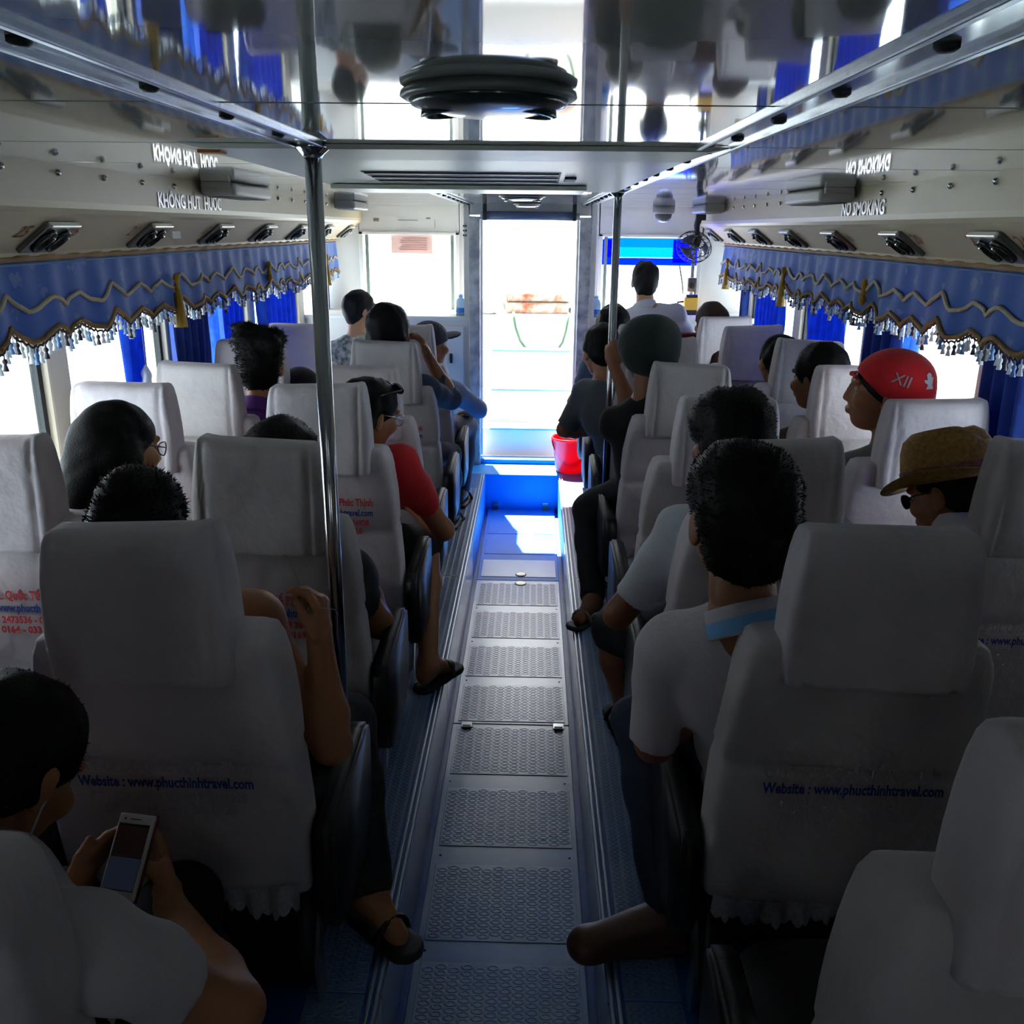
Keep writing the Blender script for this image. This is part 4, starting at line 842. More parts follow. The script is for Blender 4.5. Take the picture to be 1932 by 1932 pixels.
    low = pc - tx * 0.07; cutf = lambda X, Y, Z: -((X - low[0]) * tx[0] + (Y - low[1]) * tx[1] + (Z - low[2]) * tx[2])
    V, F = surface(sp, 0.0115 * q, 0.022, cut=cutf, wob=waves(seed + 11, wr, 42, 8)); mk('shirt', np_md('shirt', V - O, F, shirt), root)
    if collar:
        nd = unit(hp(0, -0.03, -0.08) - nb); ca = np.stack([sx, unit(np.cross(nd, sx)), nd], 1); cen = nb + nd * 0.012
        def cf(u, w): a = 2 * pi * u; rr = 0.074 - 0.010 * w + 0.012 * (w < 0.35) * (1 - w / 0.35) * 0; return tuple(cen + ca @ np.array((rr * 1.05 * math.cos(a), rr * math.sin(a) + 0.008, -0.022 + 0.058 * w - 0.014 * math.sin(a))) - O)
        v, f = grid_vf(40, 5, cf); o = mk('collar', md('collar', v, f, collar[0]), root); sm = o.modifiers.new('s', 'SOLIDIFY'); sm.thickness = 0.006; sm.offset = 1
        if len(collar) > 1:
            def cf2(u, w): a = 2 * pi * u; rr = 0.0815 - 0.010 * (0.12 + 0.5 * w); return tuple(cen + ca @ np.array((rr * 1.05 * math.cos(a), rr * math.sin(a) + 0.008, -0.022 + 0.058 * (0.10 + 0.5 * w) - 0.014 * math.sin(a))) - O)
            v, f = grid_vf(40, 2, cf2); mk('collar_stripe', md('collar_stripe', v, f, collar[1]), o)
    # trousers and shoes
    tp = [inflate(pel, 0.014)]
    for sd in (1, -1):
        hip, K, An, T = legs[sd]; tp.append(cap(hip, K, 0.096, 0.068))
        if not short: tp += [cap(K, K + (An - K) * 0.4, 0.067, 0.060), kon(K + (An - K) * 0.3, An + (K - An) * 0.02, 0.062, 0.052)]
        else: tp.append(kon(hip, K + (K - hip) * 0.05, 0.10, 0.074))
    V, F = surface(tp, 0.0135 * q, 0.02, wob=waves(seed + 5, 0.004, 38, 7)); mk('trousers', np_md('trousers', V - O, F, pants), root)
    for sd in (1, -1):
        hip, K, An, T = legs[sd]; dd = unit((T - An) * np.array((1, 1, 0))); g = floor_z + 0.002
        a = np.array((An[0], An[1], g + 0.03)) - dd * 0.03; b = np.array((T[0], T[1], g + 0.026)) + dd * 0.02; fc = lambda X, Y, Z: g - Z + 0 * X
        if closed:
            V, F = surface([cap(a, b, 0.045, 0.036), cap(An, T + dd * 0.02, 0.046, 0.034), ell(b, (0.048, 0.048, 0.034))], 0.010 * q, 0.02, cut=fc); mk('shoe', np_md('shoe', V - O, F, shoes), root)
        else:
            a[2] = b[2] = g + 0.006; so = surface([cap(a, a + (b - a) * 0.5, 0.042, 0.042), cap(a + (b - a) * 0.5, b, 0.042, 0.046)], 0.009 * q, 0.01, cut=lambda X, Y, Z: np.maximum(g - Z, Z - g - 0.022) + 0 * X)
            o_ = mk('sandal_sole', np_md('sandal_sole', so[0] - O, so[1], M_sole), root); md_ = a + (b - a) * 0.72; sd_ = np.array((-dd[1], dd[0], 0))
            tube('sandal_strap', [tuple(md_ + sd_ * 0.046 * math.cos(x_) + np.array((0, 0, 0.052 * math.sin(x_) + 0.008)) - O) for x_ in np.linspace(0, pi, 9)], 0.008, shoes, o_, 8)
    # hair
    if hair:
        cut = None; ny, nz, c0 = -0.607, 0.794, 0.022
        if hair == 'long': ny, nz, c0 = -0.72, 0.69, 0.03
        def cut(X, Y, Z):
            qx, qy, qz = X - hc[0], Y - hc[1], Z - hc[2]; ly = qx * H[0, 1] + qy * H[1, 1] + qz * H[2, 1]; lz = qx * H[0, 2] + qy * H[1, 2] + qz * H[2, 2]
            d = -(ny * ly + nz * lz + c0 * hs)
            return np.minimum(d, (lz * 0 + 1) * 9) if hair != 'long' else np.where(ly < 0.02 * hs, np.minimum(d, 0.0 * d - 0.001), d)
        hp_ = [ell(hp(0, -0.018, 0.032 + vol * 0.4), np.array((0.086 + vol * 0.15, 0.104 + vol * 0.1, 0.094 + vol * 0.5)) * (hs - capped), H), ell(hp(0, -0.05, -0.01), np.array((0.078, 0.066, 0.075)) * (hs - capped * 0.8), H), ell(hp(0, -0.05, -0.062), np.array((0.062, 0.042, 0.055)) * hs, H)] + (xhair or [])
        if hair == 'quiff': hp_ += [cap(hp(-0.055, 0.03, 0.115), hp(0.055, 0.03, 0.10), 0.046, 0.044), cap(hp(-0.05, -0.05, 0.10), hp(0.055, -0.05, 0.09), 0.046, 0.044), cap(hp(-0.06, 0.05, 0.135), hp(-0.125, 0.08, 0.142), 0.024, 0.008)]
        if hair == 'flat': hp_ += [ell(hp(0, -0.01, 0.06), np.array((0.094, 0.105, 0.078)) * hs, H), ell(hp(0, -0.06, 0.0), np.array((0.088, 0.06, 0.08)) * hs, H), ell(hp(0, -0.055, -0.06), np.array((0.072, 0.05, 0.065)) * hs, H)]
        if hair == 'bob': hp_ += [ell(hp(0, -0.045, -0.03), np.array((0.092, 0.075, 0.10)) * hs, H)]
        if hair == 'long':
            hp_ += [cap(hp(0, -0.06, 0.0), hp(0, -0.085, -0.13), 0.082, 0.075), cap(hp(-0.04, -0.08, -0.10), hp(-0.075, -0.10, -0.30), 0.06, 0.05), cap(hp(0.04, -0.08, -0.10), hp(0.03, -0.11, -0.30), 0.06, 0.045), cap(hp(-0.07, -0.0, 0.0), hp(-0.088, -0.04, -0.24), 0.026, 0.03), cap(hp(0.07, -0.01, 0.0), hp(0.075, -0.03, -0.18), 0.024, 0.024)]
        V, F = surface(hp_, 0.0072 * q, 0.02, cut=cut, wob=waves(seed, 0.0035, 90, 8) if hair != 'long' else waves(seed, 0.0012, 110, 8))
        if tuft and tuft[0]:
            tv, tf = tufts_vf(V, F, int(tuft[0] * 1.4), tuft[1] * 0.6, 0.0022, seed); V, F = join_vf([(V, F), (tv, tf)])
        me = bpy.data.meshes.new('hair')
        me.from_pydata((V - O).tolist(), [], [tuple(dict.fromkeys(f_)) for f_ in F.tolist()]); me.materials.append(hairm); me.polygons.foreach_set('use_smooth', [True] * len(me.polygons)); me.update()
        mk('hair', me, root)
    PEOPLE[key] = dict(root=root, H=H, hc=hc, hp=hp, O=O, nb=nb, hs=hs, arms=arms)
    return root
def worn(key, name, prims, m, h=0.006, k=0.01, cut=None, wob=None, parent=None):
    P = PEOPLE[key]; V, F = surface(prims, h, k, cut=cut, wob=wob); return mk(name, np_md(name, V - P['O'], F, m), parent or P['root'])
def cap_cut(key, ny, nz, c0):
    P = PEOPLE[key]; hc, H, hs = P['hc'], P['H'], P['hs']
    def c(X, Y, Z):
        qx, qy, qz = X - hc[0], Y - hc[1], Z - hc[2]; ly = qx * H[0, 1] + qy * H[1, 1] + qz * H[2, 1]; lz = qx * H[0, 2] + qy * H[1, 2] + qz * H[2, 2]
        return -(ny * ly + nz * lz + c0 * hs)
    return c

white1 = cloth('white polo cloth', '#B9B2B8'); white2 = cloth('white shirt cloth', '#C9CCD6')
person('phone', 'person in a white top with earphones bending over a white phone', (-0.755, 1.13, 1.225), (-0.76, 0.99, 0.70), yaw=-0.35, pitch=0.85, roll=0.0, R=dict(shoulder=(-0.575, 0.96, 0.92), elbow=(-0.415, 1.02, 0.765), wrist=(-0.572, 1.185, 0.80), dir=(-0.45, 0.85, 0.30), palm=(-0.8, -0.2, 0.2), curl=0.12, thumb=(0.75, 0.1, 0.65, 0.5)), L=dict(elbow=(-0.92, 1.02, 0.77), wrist=(-0.752, 1.205, 0.785), dir=(0.30, 0.6, 0.5), palm=(0.9, -0.1, -0.2), curl=0.3, thumb=(1.0, 0.1, -0.2, 0.0)), shirt=white1, sleeve=0.6, pants=M_black, skin=0, hs=1.06, seed=1, q=0.9, wr=0.010, tuft=(700, 0.014), hair='bob')
person('thread', 'person with dark tied hair raising one bare arm to hold a thread', (-0.763, 1.665, 1.41), (-0.70, 1.68, 0.75), yaw=0.1, pitch=0.1, R=dict(shoulder=(-0.545, 1.63, 1.10), elbow=(-0.405, 1.635, 0.82), wrist=(-0.408, 1.60, 1.075), dir=(0.06, 0.04, 1), palm=(-0.75, 0.1, -0.1), curls=[0.62, 1.0, 1.15, 1.2], thumb=(0.95, 0.15, 0.5, 0.25)), shirt=cloth('dark maroon blouse', '#3A2228'), sleeve=0.0, pants=M_floral, lR=dict(knee=(-0.445, 1.99, 0.66), ankle=(-0.365, 1.765, 0.325), toe=(-0.29, 1.70, 0.272)), skin=0, seed=2, q=0.85, hair='bob', tuft=(1500, 0.022))
person('longhair', 'woman with long straight black hair leaning toward the window seat edge', (-1.112, 2.36, 1.40), (-1.22, 2.36, 0.75), yaw=-0.75, pitch=0.25, roll=-0.12, shirt=cloth('plum blouse', '#3A2030'), skin=2, hair='long', seed=3, tuft=None, q=1.0, xhair=[cap((-1.13, 2.31, 1.30), (-1.235, 2.27, 1.04), 0.075, 0.06), cap((-1.10, 2.29, 1.25), (-1.12, 2.26, 1.02), 0.075, 0.07)])
person('plain2', 'person with smooth black hair half hidden by the headrest beside the pole', (-0.655, 2.31, 1.378), (-0.67, 2.35, 0.75), yaw=-0.15, hs=1.12, shirt=cloth('charcoal shirt', '#2E2E34'), seed=4, q=1.0)
person('redtee', 'person in a red tee shirt with sunglasses pushed up, elbow on the armrest', (-0.545, 2.985, 1.375), (-0.64, 3.02, 0.75), yaw=-0.85, pitch=0.35, R=dict(shoulder=(-0.445, 2.94, 1.075), elbow=(-0.315, 3.10, 0.80), wrist=(-0.46, 3.30, 0.83), dir=(-0.6, 0.5, 0)), lR=dict(knee=(-0.41, 3.36, 0.66), ankle=(-0.36, 2.95, 0.325), toe=(-0.295, 3.06, 0.272)), shirt=cloth('red tee shirt', '#C4202A'), sleeve=0.62, short=True, pants=M_black, shoes=mat('sandal with green straps', '#2A2420', 0.6, col2='#5E7A38', vscale=30), seed=5, q=1.0, hair='bob', tuft=(600, 0.014))
person('quiff', 'young man in a purple shirt with a tall spiky quiff', (-1.097, 3.63, 1.44), (-1.16, 3.70, 0.75), yaw=0.05, pitch=-0.05, hair='quiff', shirt=cloth('purple shirt', '#5A2A78'), skin=0, collar=(cloth('purple shirt', '#5A2A78'),), seed=6, q=1.0, tuft=(1600, 0.036))
person('child', 'small passenger in a black cap just visible over the seats', (-1.10, 4.25, 1.20), (-1.22, 4.30, 0.64), yaw=-0.2, hair='short', shirt=cloth('black tee shirt', '#1A1A1E'), hs=0.92, shw=0.85, seed=7, q=1.3, tuft=None, capped=0.1)
person('handear', 'man in a slate blue shirt with one hand at his ear', (-0.68, 4.295, 1.517), (-0.66, 4.34, 0.78), yaw=-0.12, R=dict(elbow=(-0.40, 4.44, 1.03), wrist=(-0.505, 4.37, 1.255), dir=(-0.35, -0.1, 0.9), palm=(-0.8, -0.4, 0.0), curl=0.45), shirt=cloth('slate blue shirt', '#3E4C60'), sleeve=1.6, seed=8, q=1.15, hs=1.16, shw=1.1, tuft=(700, 0.016), lR=dict(knee=(-0.44, 4.70, 0.68), ankle=(-0.44, 4.78, 0.325), toe=(-0.42, 4.92, 0.272)), shoes=mat('striped sandal', '#26262A', 0.6, col2='#A8A49C', vscale=26))
person('greycap', 'man in a grey peaked cap and pale blue shirt near the bow door', (-0.557, 4.96, 1.36), (-0.60, 5.02, 0.76), yaw=-0.75, pitch=0.05, R=dict(elbow=(-0.30, 5.07, 0.86), wrist=(-0.36, 5.28, 0.80)), shirt=cloth('pale blue shirt', '#8E9CC0'), sleeve=1.55, pants=M_jean, lR=dict(knee=(-0.40, 5.44, 0.68), ankle=(-0.42, 5.20, 0.325)), seed=9, q=1.2, hair='short', tuft=None, capped=0.1)
person('camo', 'man in a leaf patterned shirt looking out at the bow corner', (-1.08, 5.74, 1.48), (-1.06, 5.72, 0.72), yaw=-0.95, pitch=0.0, shirt=mat('leaf print shirt', '#C8CCC2', 0.85, col2='#586456', vscale=32), seed=10, q=1.3, skin=2, hairm=M_hairgr, tuft=(300, 0.01))
person('driver', 'driver in a white long sleeved shirt facing the windscreen', (0.706, 5.93, 1.668), (0.78, 5.86, 0.98), yaw=0.0, pitch=-0.02, R=dict(elbow=(1.06, 6.0, 1.12), wrist=(1.0, 6.22, 1.16), dir=(-0.2, 1, 0.1), curl=0.9), L=dict(elbow=(0.50, 6.0, 1.12), wrist=(0.62, 6.22, 1.16), dir=(0.2, 1, 0.1), curl=0.9), shirt=white2, sleeve=1.8, shw=1.12, skin=2, hairm=M_hairgr, seed=11, q=1.2, tuft=(300, 0.008), collar=(white2,), lR=dict(knee=(0.92, 6.25, 0.86), ankle=(0.92, 6.25, 0.325)), lL=dict(knee=(0.66, 6.25, 0.86), ankle=(0.66, 6.25, 0.325)), group='crew', closed=True)
person('greencap', 'passenger in a big dark green cap and black shirt gripping the steel pole', (0.458, 3.64, 1.525), (0.52, 3.70, 0.79), yaw=0.15, pitch=0.1, L=dict(shoulder=(0.345, 3.63, 1.085), elbow=(0.44, 3.80, 1.08), wrist=(0.352, 3.90, 1.285), dir=(-0.15, 0.25, 1), palm=(0.35, 0.9, -0.15), curls=[0.75, 0.8, 0.8, 0.8], thumb=(0.6, 0.5, 0.6, 0.6)), shirt=cloth('black shirt', '#15161A', col2='#1E1A1C', vscale=12), pants=M_black, lL=dict(knee=(0.265, 3.98, 0.62), ankle=(0.275, 3.58, 0.325), toe=(0.215, 3.50, 0.272)), shoes=mat('strappy sandal', '#1E1C1A', 0.5, col2='#A89878', vscale=24), seed=12, q=1.05, hs=1.1, tuft=None, skin=1, capped=0.1)
person('lean5', 'person with dark hair leaning into the aisle in a grey shirt', (0.322, 4.325, 1.425), (0.52, 4.37, 0.76), yaw=0.35, pitch=0.3, L=dict(shoulder=(0.26, 4.31, 1.09), elbow=(0.165, 4.38, 0.90), wrist=(0.33, 4.58, 0.85)), shirt=cloth('grey green shirt', '#5A6068'), sleeve=0.9, seed=13, q=1.2, tuft=(400, 0.012))
person('row6r', 'passenger with a dark rounded haircut just below the driver', (0.433, 4.99, 1.468), (0.57, 5.03, 0.78), yaw=0.1, L=dict(shoulder=(0.33, 4.97, 1.12), elbow=(0.24, 5.02, 0.92), wrist=(0.40, 5.25, 0.84)), shirt=cloth('blue grey shirt', '#6A7688'), seed=14, q=1.3, tuft=(300, 0.01), hs=1.06)
person('brownhair', 'woman with loose brown hair bowed at the bow window seat', (1.075, 5.60, 1.44), (1.12, 5.62, 0.76), yaw=0.5, pitch=0.3, hair='long', hairm=M_hairbr, shirt=cloth('dusky blouse', '#5A3A3A'), seed=15, q=1.3, tuft=None, skin=2)
person('row5w', 'man in a dark green shirt whose ear shows beside a headrest', (1.155, 4.295, 1.395), (1.22, 4.33, 0.76), yaw=0.2, shirt=cloth('dark green shirt', '#1E3A28'), seed=16, q=1.2, tuft=(300, 0.01))
person('row4w', 'man with thick wavy dark hair facing partly to the left', (1.145, 3.63, 1.425), (1.22, 3.67, 0.76), yaw=0.65, pitch=0.12, shirt=cloth('brown shirt', '#4A3C34'), seed=17, q=1.1, hs=1.08, vol=0.01, tuft=(900, 0.018), skin=1)
person('redcap', 'man in a red backward cap marked XII, seen in profile', (1.165, 2.985, 1.488), (1.22, 3.01, 0.77), yaw=1.22, pitch=-0.02, shirt=cloth('washed grey tee shirt', '#6E6C68'), seed=18, q=0.95, hair='short', tuft=None, skin=1, hs=1.13, capped=0.02)
person('straw', 'person in a tan straw fedora and glasses looking down', (1.11, 2.33, 1.315), (1.20, 2.34, 0.74), yaw=0.7, pitch=0.5, roll=0.1, shirt=cloth('dark shirt', '#26242A'), seed=19, q=1.05, hair='short', tuft=None, skin=1, capped=0.08)
person('polo', 'man in a white polo with a light blue collar stripe, knee in the aisle', (0.403, 1.665, 1.462), (0.55, 1.70, 0.75), yaw=0.12, pitch=0.15, roll=0.04, L=dict(shoulder=(0.285, 1.645, 1.045), elbow=(0.275, 1.70, 0.80), wrist=(0.44, 1.93, 0.82)), shirt=white1, sleeve=0.92, collar=(white1, mat('light blue collar stripe', '#6FA6D8', 0.8)), pants=M_jean, lL=dict(knee=(0.285, 2.02, 0.665), ankle=(0.335, 1.72, 0.33), toe=(0.17, 1.695, 0.275)), shoes=M_shoe, closed=True, seed=20, q=0.85, wr=0.009, hs=1.12, hair='flat', tuft=(3600, 0.017), skin=1)
person('chin', 'man with a brush cut resting his chin on a hand, white sleeve in the aisle', (0.518, 2.31, 1.457), (0.57, 2.35, 0.76), yaw=0.25, pitch=0.2, L=dict(shoulder=(0.41, 2.30, 1.075), elbow=(0.255, 2.37, 0.80), wrist=(0.43, 2.46, 0.99), dir=(0.25, 0.1, 0.9), palm=(0.5, -0.4, 0.1), curl=0.6), shirt=white2, sleeve=0.78, collar=(white2,), pants=M_black, short=True, lL=dict(knee=(0.275, 2.70, 0.60), ankle=(0.33, 2.62, 0.325)), seed=21, q=0.95, hs=1.1, hair='flat', tuft=(2200, 0.016), skin=1)
# ---- worn things
P = PEOPLE['child']; worn('child', 'cap', [ell(P['hp'](0, -0.018, 0.04), np.array((0.094, 0.11, 0.095)), P['H'])], cloth('black cap cloth', '#111114'), 0.009, cut=cap_cut('child', -0.3, 0.95, -0.0)); worn('child', 'cap_badge', [ell(P['hp'](-0.06, -0.085, 0.075), (0.014, 0.006, 0.012), P['H'])], mat('white patch', '#C8C8CC'), 0.004, 0.004)
P = PEOPLE['greycap']; M_gc = cloth('grey cap cloth', '#3E424A'); c_ = worn('greycap', 'cap', [ell(P['hp'](0, -0.015, 0.045), (0.092, 0.112, 0.09), P['H'])], M_gc, 0.008, cut=cap_cut('greycap', -0.25, 0.97, -0.012)); worn('greycap', 'cap_brim', [ell(P['hp'](0, 0.125, 0.052), (0.078, 0.075, 0.010), P['H'] @ rot(0, -0.25))], M_gc, 0.007, parent=c_)
P = PEOPLE['greencap']; M_gr = cloth('dark green cap cloth', '#1C2624'); c_ = worn('greencap', 'cap', [ell(P['hp'](0, -0.02, 0.035), (0.125, 0.13, 0.11), P['H']), ell(P['hp'](0, -0.07, -0.01), (0.112, 0.09, 0.10), P['H'])], M_gr, 0.009, 0.03, cut=cap_cut('greencap', -0.42, 0.9, 0.035), wob=waves(4, 0.004, 30)); worn('greencap', 'cap_brim', [ell(P['hp'](0, 0.12, 0.025), (0.09, 0.08, 0.011), P['H'] @ rot(0, 0.1))], M_gr, 0.008, parent=c_)
P = PEOPLE['redcap']; M_rc = cloth('red cap cloth', '#C01E26'); M_rc2 = cloth('brighter red cap panel', '#CE2A30'); c_ = worn('redcap', 'cap', [ell(P['hp'](0, -0.022, 0.036), (0.107, 0.127, 0.107), P['H']), ell(P['hp'](0, -0.06, -0.01), (0.098, 0.086, 0.08), P['H'])], M_rc, 0.0062, 0.025, cut=cap_cut('redcap', -0.62, 0.785, 0.004))
worn('redcap', 'cap_brim', [ell(P['hp'](0, -0.128, -0.045), (0.07, 0.05, 0.009), P['H'] @ rot(0, -0.9))], M_rc2, 0.006, parent=c_)
worn('redcap', 'front_strap', [cap(P['hp'](0.05, 0.083, 0.046), P['hp'](0, 0.097, 0.048), 0.007, 0.007), cap(P['hp'](-0.05, 0.083, 0.046), P['hp'](0, 0.097, 0.048), 0.007, 0.007)], M_rc, 0.005, parent=c_)
def on_cap(key, me, az, z0, name, parent, tilt=0.0):   # wrap flat print round the cap: az measured from the back of the head
    P = PEOPLE[key]; r = np.array((0.107, 0.127, 0.107)) / P['hs']; c = np.array((0, -0.022, 0.036))
    for v in me.vertices:
        vx_, vy_ = v.co.x * math.cos(tilt) + v.co.y * math.sin(tilt), -v.co.x * math.sin(tilt) + v.co.y * math.cos(tilt); a = az + vx_ / 0.10; z = z0 + vy_; dirv = unit(np.array((math.sin(a), -math.cos(a), z / 0.10)))
        t = 1 / math.sqrt(((dirv / r) ** 2).sum()); p = P['hp'](*(c + dirv * (t + 0.0025))) - P['O']; v.co = Vector(p)
    me.update(); mk(name, me, parent)
# the head faces port, so its left side and back turn to the camera
me = text_md('lettering', 'XII', 0.046, mat('dull silver print', '#8E868E', 0.6), 0.0, 0.0003)
on_cap('redcap', me, -1.45, 0.004, 'lettering', c_, 0.3)
lion = [(-0.006, 0.034), (0.004, 0.040), (0.012, 0.034), (0.010, 0.024), (0.018, 0.026), (0.014, 0.016), (0.012, 0.004), (0.018, -0.004), (0.014, -0.018), (0.020, -0.030), (0.010, -0.030), (0.006, -0.014), (0.0, -0.012), (-0.002, -0.022), (0.002, -0.034), (-0.010, -0.036), (-0.008, -0.020), (-0.008, -0.006), (-0.004, 0.006), (-0.014, 0.012), (-0.016, 0.020), (-0.006, 0.018)]
bmL = bmesh.new(); fcs = bmL.faces.new([bmL.verts.new((x, y, 0)) for x, y in lion]); bmesh.ops.triangulate(bmL, faces=[fcs]); bmesh.ops.subdivide_edges(bmL, edges=list(bmL.edges), cuts=2, use_grid_fill=True)
me = bm_md('lion_emblem', bmL, mat('silver emblem', '#B8B4BC', 0.5)); on_cap('redcap', me, -0.62, 0.0, 'lion_emblem', c_)
# straw fedora
P = PEOPLE['straw']; M_st = mat('tan straw', '#A8803C', 0.75, col2='#8A6428', vscale=90, bump=0.6, bscale=220); hatR = P['H'] @ rot(0, -0.12)
def hat(prof, name, m, par):
    me = lathe_md(name, prof, m, 40)
    for v in me.vertices:
        p = np.array(v.co); rr = math.hypot(p[0], p[1]); lift = 0.5 * max(0, rr - 0.108) * (abs(p[0]) / max(rr, 1e-6)) ** 2 - 0.35 * max(0, rr - 0.108) * max(0, p[1] / max(rr, 1e-6))
        pinch = -0.025 * math.exp(-(p[0] / 0.028) ** 2) * (p[2] > 0.085)
        p = np.array((p[0] * 0.93, p[1] * 1.06, p[2] + lift + pinch)); v.co = Vector(P['hc'] + hatR @ (p * np.array((1.12, 1.12, 1.2)) + np.array((0, -0.015, 0.032))) - P['O'])
    me.update(); return mk(name, me, par)
c_ = hat([(0.152, 0.006), (0.154, 0.004), (0.108, 0.0), (0.104, 0.01), (0.103, 0.04), (0.097, 0.075), (0.088, 0.10), (0.07, 0.115), (0.03, 0.12), (0.0, 0.12)], 'straw_hat', M_st, P['root'])
hat([(0.1085, 0.003), (0.1065, 0.01), (0.1055, 0.032), (0.104, 0.035)], 'hat_band', mat('pink dotted band', '#8A5A48', 0.8, col2='#5E3A30', vscale=70), c_)
def glasses(key, m, lens, up=0.0, fwd=0.0, big=1.0):
    P = PEOPLE[key]; hp = P['hp']; v, f = [], []
    for sd in (1, -1):
        tube_vf([tuple(hp(0.033 * sd + 0.024 * big * math.cos(a), 0.104 + fwd - 0.006 * abs(math.cos(a)), 0.006 + up + 0.019 * big * math.sin(a)) - P['O']) for a in np.linspace(0, 2 * pi, 21)], 0.0018, 6, False, v, f)
        tube_vf([tuple(hp(0.058 * sd, 0.098 + fwd, 0.010 + up) - P['O']), tuple(hp(0.079 * sd, 0.04 + fwd, 0.012 + up * 0.8) - P['O']), tuple(hp(0.081 * sd, -0.02, 0.006 + up * 0.5) - P['O'])], 0.002, 6, True, v, f)
    tube_vf([tuple(hp(-0.01, 0.104 + fwd, 0.012 + up) - P['O']), tuple(hp(0.01, 0.104 + fwd, 0.012 + up) - P['O'])], 0.002, 6, True, v, f)
    o = mk('glasses', md('glasses', v, f, m), P['root'])
    for sd in (1, -1):
        lv = [tuple(hp(0.033 * sd, 0.104 + fwd, 0.006 + up) - P['O'])] + [tuple(hp(0.033 * sd + 0.023 * big * math.cos(a), 0.104 + fwd - 0.004 * abs(math.cos(a)), 0.006 + up + 0.018 * big * math.sin(a)) - P['O']) for a in np.linspace(0, 2 * pi, 21)[:-1]]
        mk('lens', md('lens', lv, [(0, 1 + k, 1 + (k + 1) % 20) for k in range(20)], lens), o)
glasses('redtee', mat('silver spectacle wire', '#B8B8BC', 0.2, 1.0), G_clear); glasses('straw', M_rubber, mat('dark lens', '#0C0C10', 0.1)); glasses('longhair', mat('dark red spectacle frame', '#4A1418', 0.3), G_clear)
P = PEOPLE['redtee']; v, f = [], []
sg = [surface([ell(P['hp'](0.034 * s_, 0.058, 0.108), (0.034, 0.011, 0.022), P['H'] @ rot(0, -0.75))], 0.006, 0.004) for s_ in (-1, 1)] + [surface([cap(P['hp'](-0.01, 0.06, 0.112), P['hp'](0.01, 0.06, 0.112), 0.006, 0.006), cap(P['hp'](0.07, 0.05, 0.105), P['hp'](0.09, -0.05, 0.06), 0.004, 0.004), cap(P['hp'](-0.07, 0.05, 0.105), P['hp'](-0.09, -0.05, 0.06), 0.004, 0.004)], 0.004, 0.004)]
V, F = join_vf(sg); mk('sunglasses', np_md('sunglasses', V - P['O'], F, mat('black sunglasses', '#0A0A0C', 0.12)), P['root'])
# earphone wire
P = PEOPLE['phone']; tube('earphone_wire', [tuple(np.array(p) - P['O']) for p in (P['hp'](0.083, 0.0, -0.01), P['hp'](0.088, -0.004, -0.04), P['hp'](0.082, 0.01, -0.09), P['hp'](0.09, 0.05, -0.16), P['hp'](0.07, 0.12, -0.22))], 0.0018, mat('white earphone wire', '#C8C8C8', 0.4), P['root'], 6)
# white phone
t = empty('phone', (-0.645, 1.215, 0.868)); tag(t, 'white smartphone held upright in the hands of the earphone wearer', 'phone')
Rm = Matrix.Rotation(math.radians(-8), 3, 'Z') @ Matrix.Rotation(math.radians(48), 3, 'X') @ Matrix.Rotation(math.radians(-8), 3, 'Y')
def ph(name, q, m, par, bev=0.0):
    b = box_bm(*q, bev=bev, seg=3)
    for v_ in b.verts: v_.co = Rm @ v_.co
    return mk(name, bm_md(name, b, m, bool(bev)), par)
bd = ph('phone_body', (-0.034, 0.034, -0.066, 0.066, -0.0045, 0.0045), mat('white phone shell', '#C8C4C4', 0.35), t, 0.004)
ph('phone_case', (-0.0355, 0.0355, -0.0675, 0.0675, -0.008, -0.001), mat('red phone case', '#6A1A22', 0.5), t, 0.003)
scr = ph('screen', (-0.0295, 0.0295, -0.052, 0.050, 0.0044, 0.0049), mat('phone screen glass', '#101014', 0.15, emis=('#16181E', 0.1)), t)
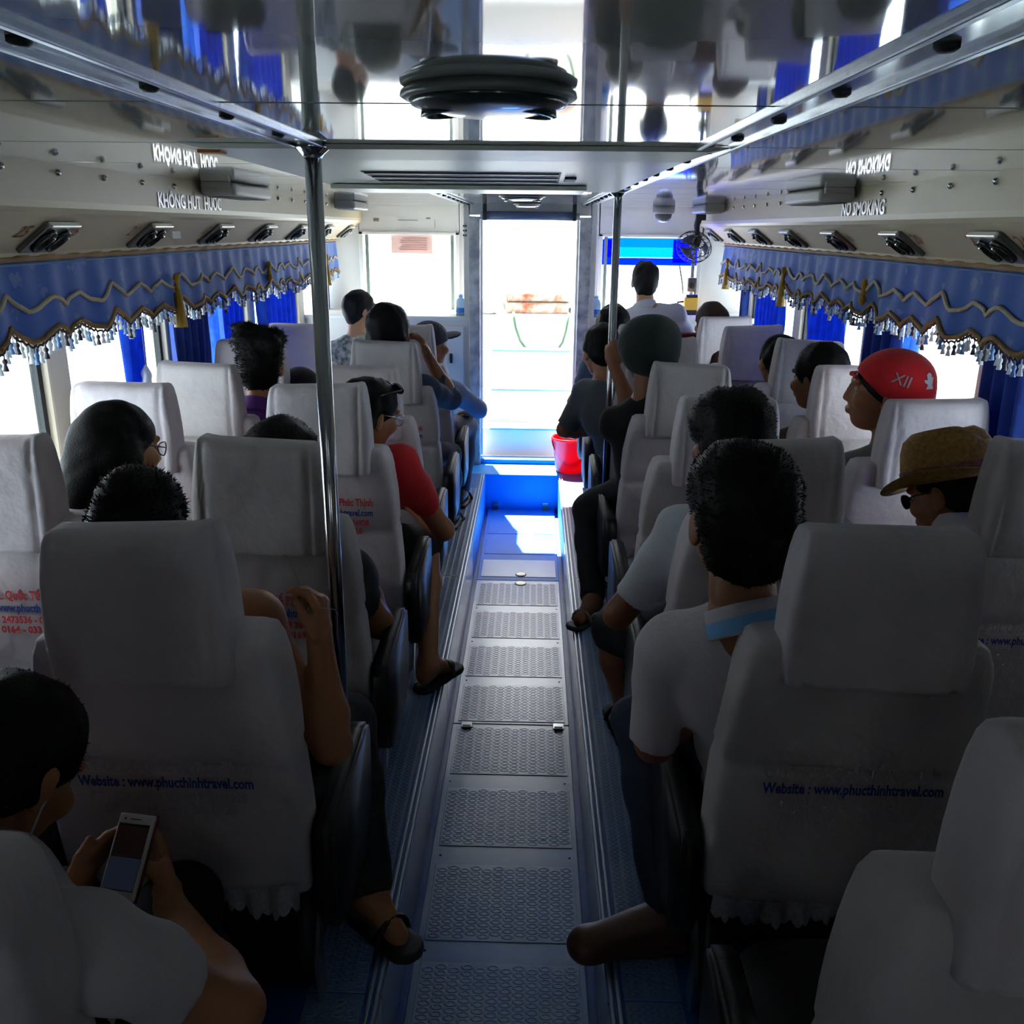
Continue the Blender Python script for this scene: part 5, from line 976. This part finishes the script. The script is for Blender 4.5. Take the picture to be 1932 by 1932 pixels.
ph('screen_post', (-0.0290, 0.0290, 0.0, 0.046, 0.0049, 0.0051), mat('dim screen photo', '#2A1A18', 0.3, emis=('#3A2824', 0.05)), scr); ph('screen_text_block', (-0.0290, 0.0290, -0.05, -0.002, 0.0049, 0.0051), mat('dim screen page', '#2A3448', 0.3, emis=('#4A5A78', 0.07)), scr)
ph('earpiece', (-0.010, 0.010, 0.0565, 0.0580, 0.0044, 0.0049), M_rubber, bd); ph('sensor_dot', (-0.022, -0.019, 0.056, 0.059, 0.0044, 0.0049), M_rubber, bd)
# thread in the raised hand
t = empty('white_thread', (-0.44, 1.60, 1.20)); tag(t, 'white thread pinched between finger and thumb of the raised hand', 'thread')
tube('thread_end', [(0.0, 0.0, -0.02), (-0.008, 0, 0.012), (-0.016, 0.0, 0.035), (-0.026, 0, 0.052)], [0.0022, 0.0024, 0.0016, 0.0008], mat('white thread', '#B8B4B0', 0.8), t, 6)
tube('thread_loop', [(0.0, 0.0, -0.02), (0.03, -0.02, -0.045), (0.07, -0.02, -0.05), (0.075, -0.02, -0.06)], 0.0009, mat('white thread', '#B8B4B0'), t, 5)
tube('thread_tail', [(0.0, 0.0, -0.02), (0.01, 0.005, -0.12), (0.015, 0.005, -0.22), (0.02, 0.01, -0.28), (0.0, 0.01, -0.33)], 0.0008, mat('white thread', '#B8B4B0'), t, 5)
# driver's chair and helm
t = empty('driver_seat', (0.80, 5.70, 0.24)); tag(t, 'dark red driver seat half hidden behind passengers', 'seat')
mk('backrest', bm_md('backrest', box_bm(-0.24, 0.26, -0.05, 0.05, 0.55, 1.0, 0.03, 3), cloth('dark red upholstery', '#6A1A2A'), True), t); mk('seat_pad', bm_md('seat_pad', box_bm(-0.24, 0.24, 0.0, 0.42, 0.52, 0.62, 0.03, 3), cloth('dark red upholstery', '#6A1A2A'), True), t); mk('pedestal', lathe_md('pedestal', [(0.16, 0), (0.16, 0.02), (0.05, 0.04), (0.05, 0.53)], M_base), t, (0, 0.2, 0))
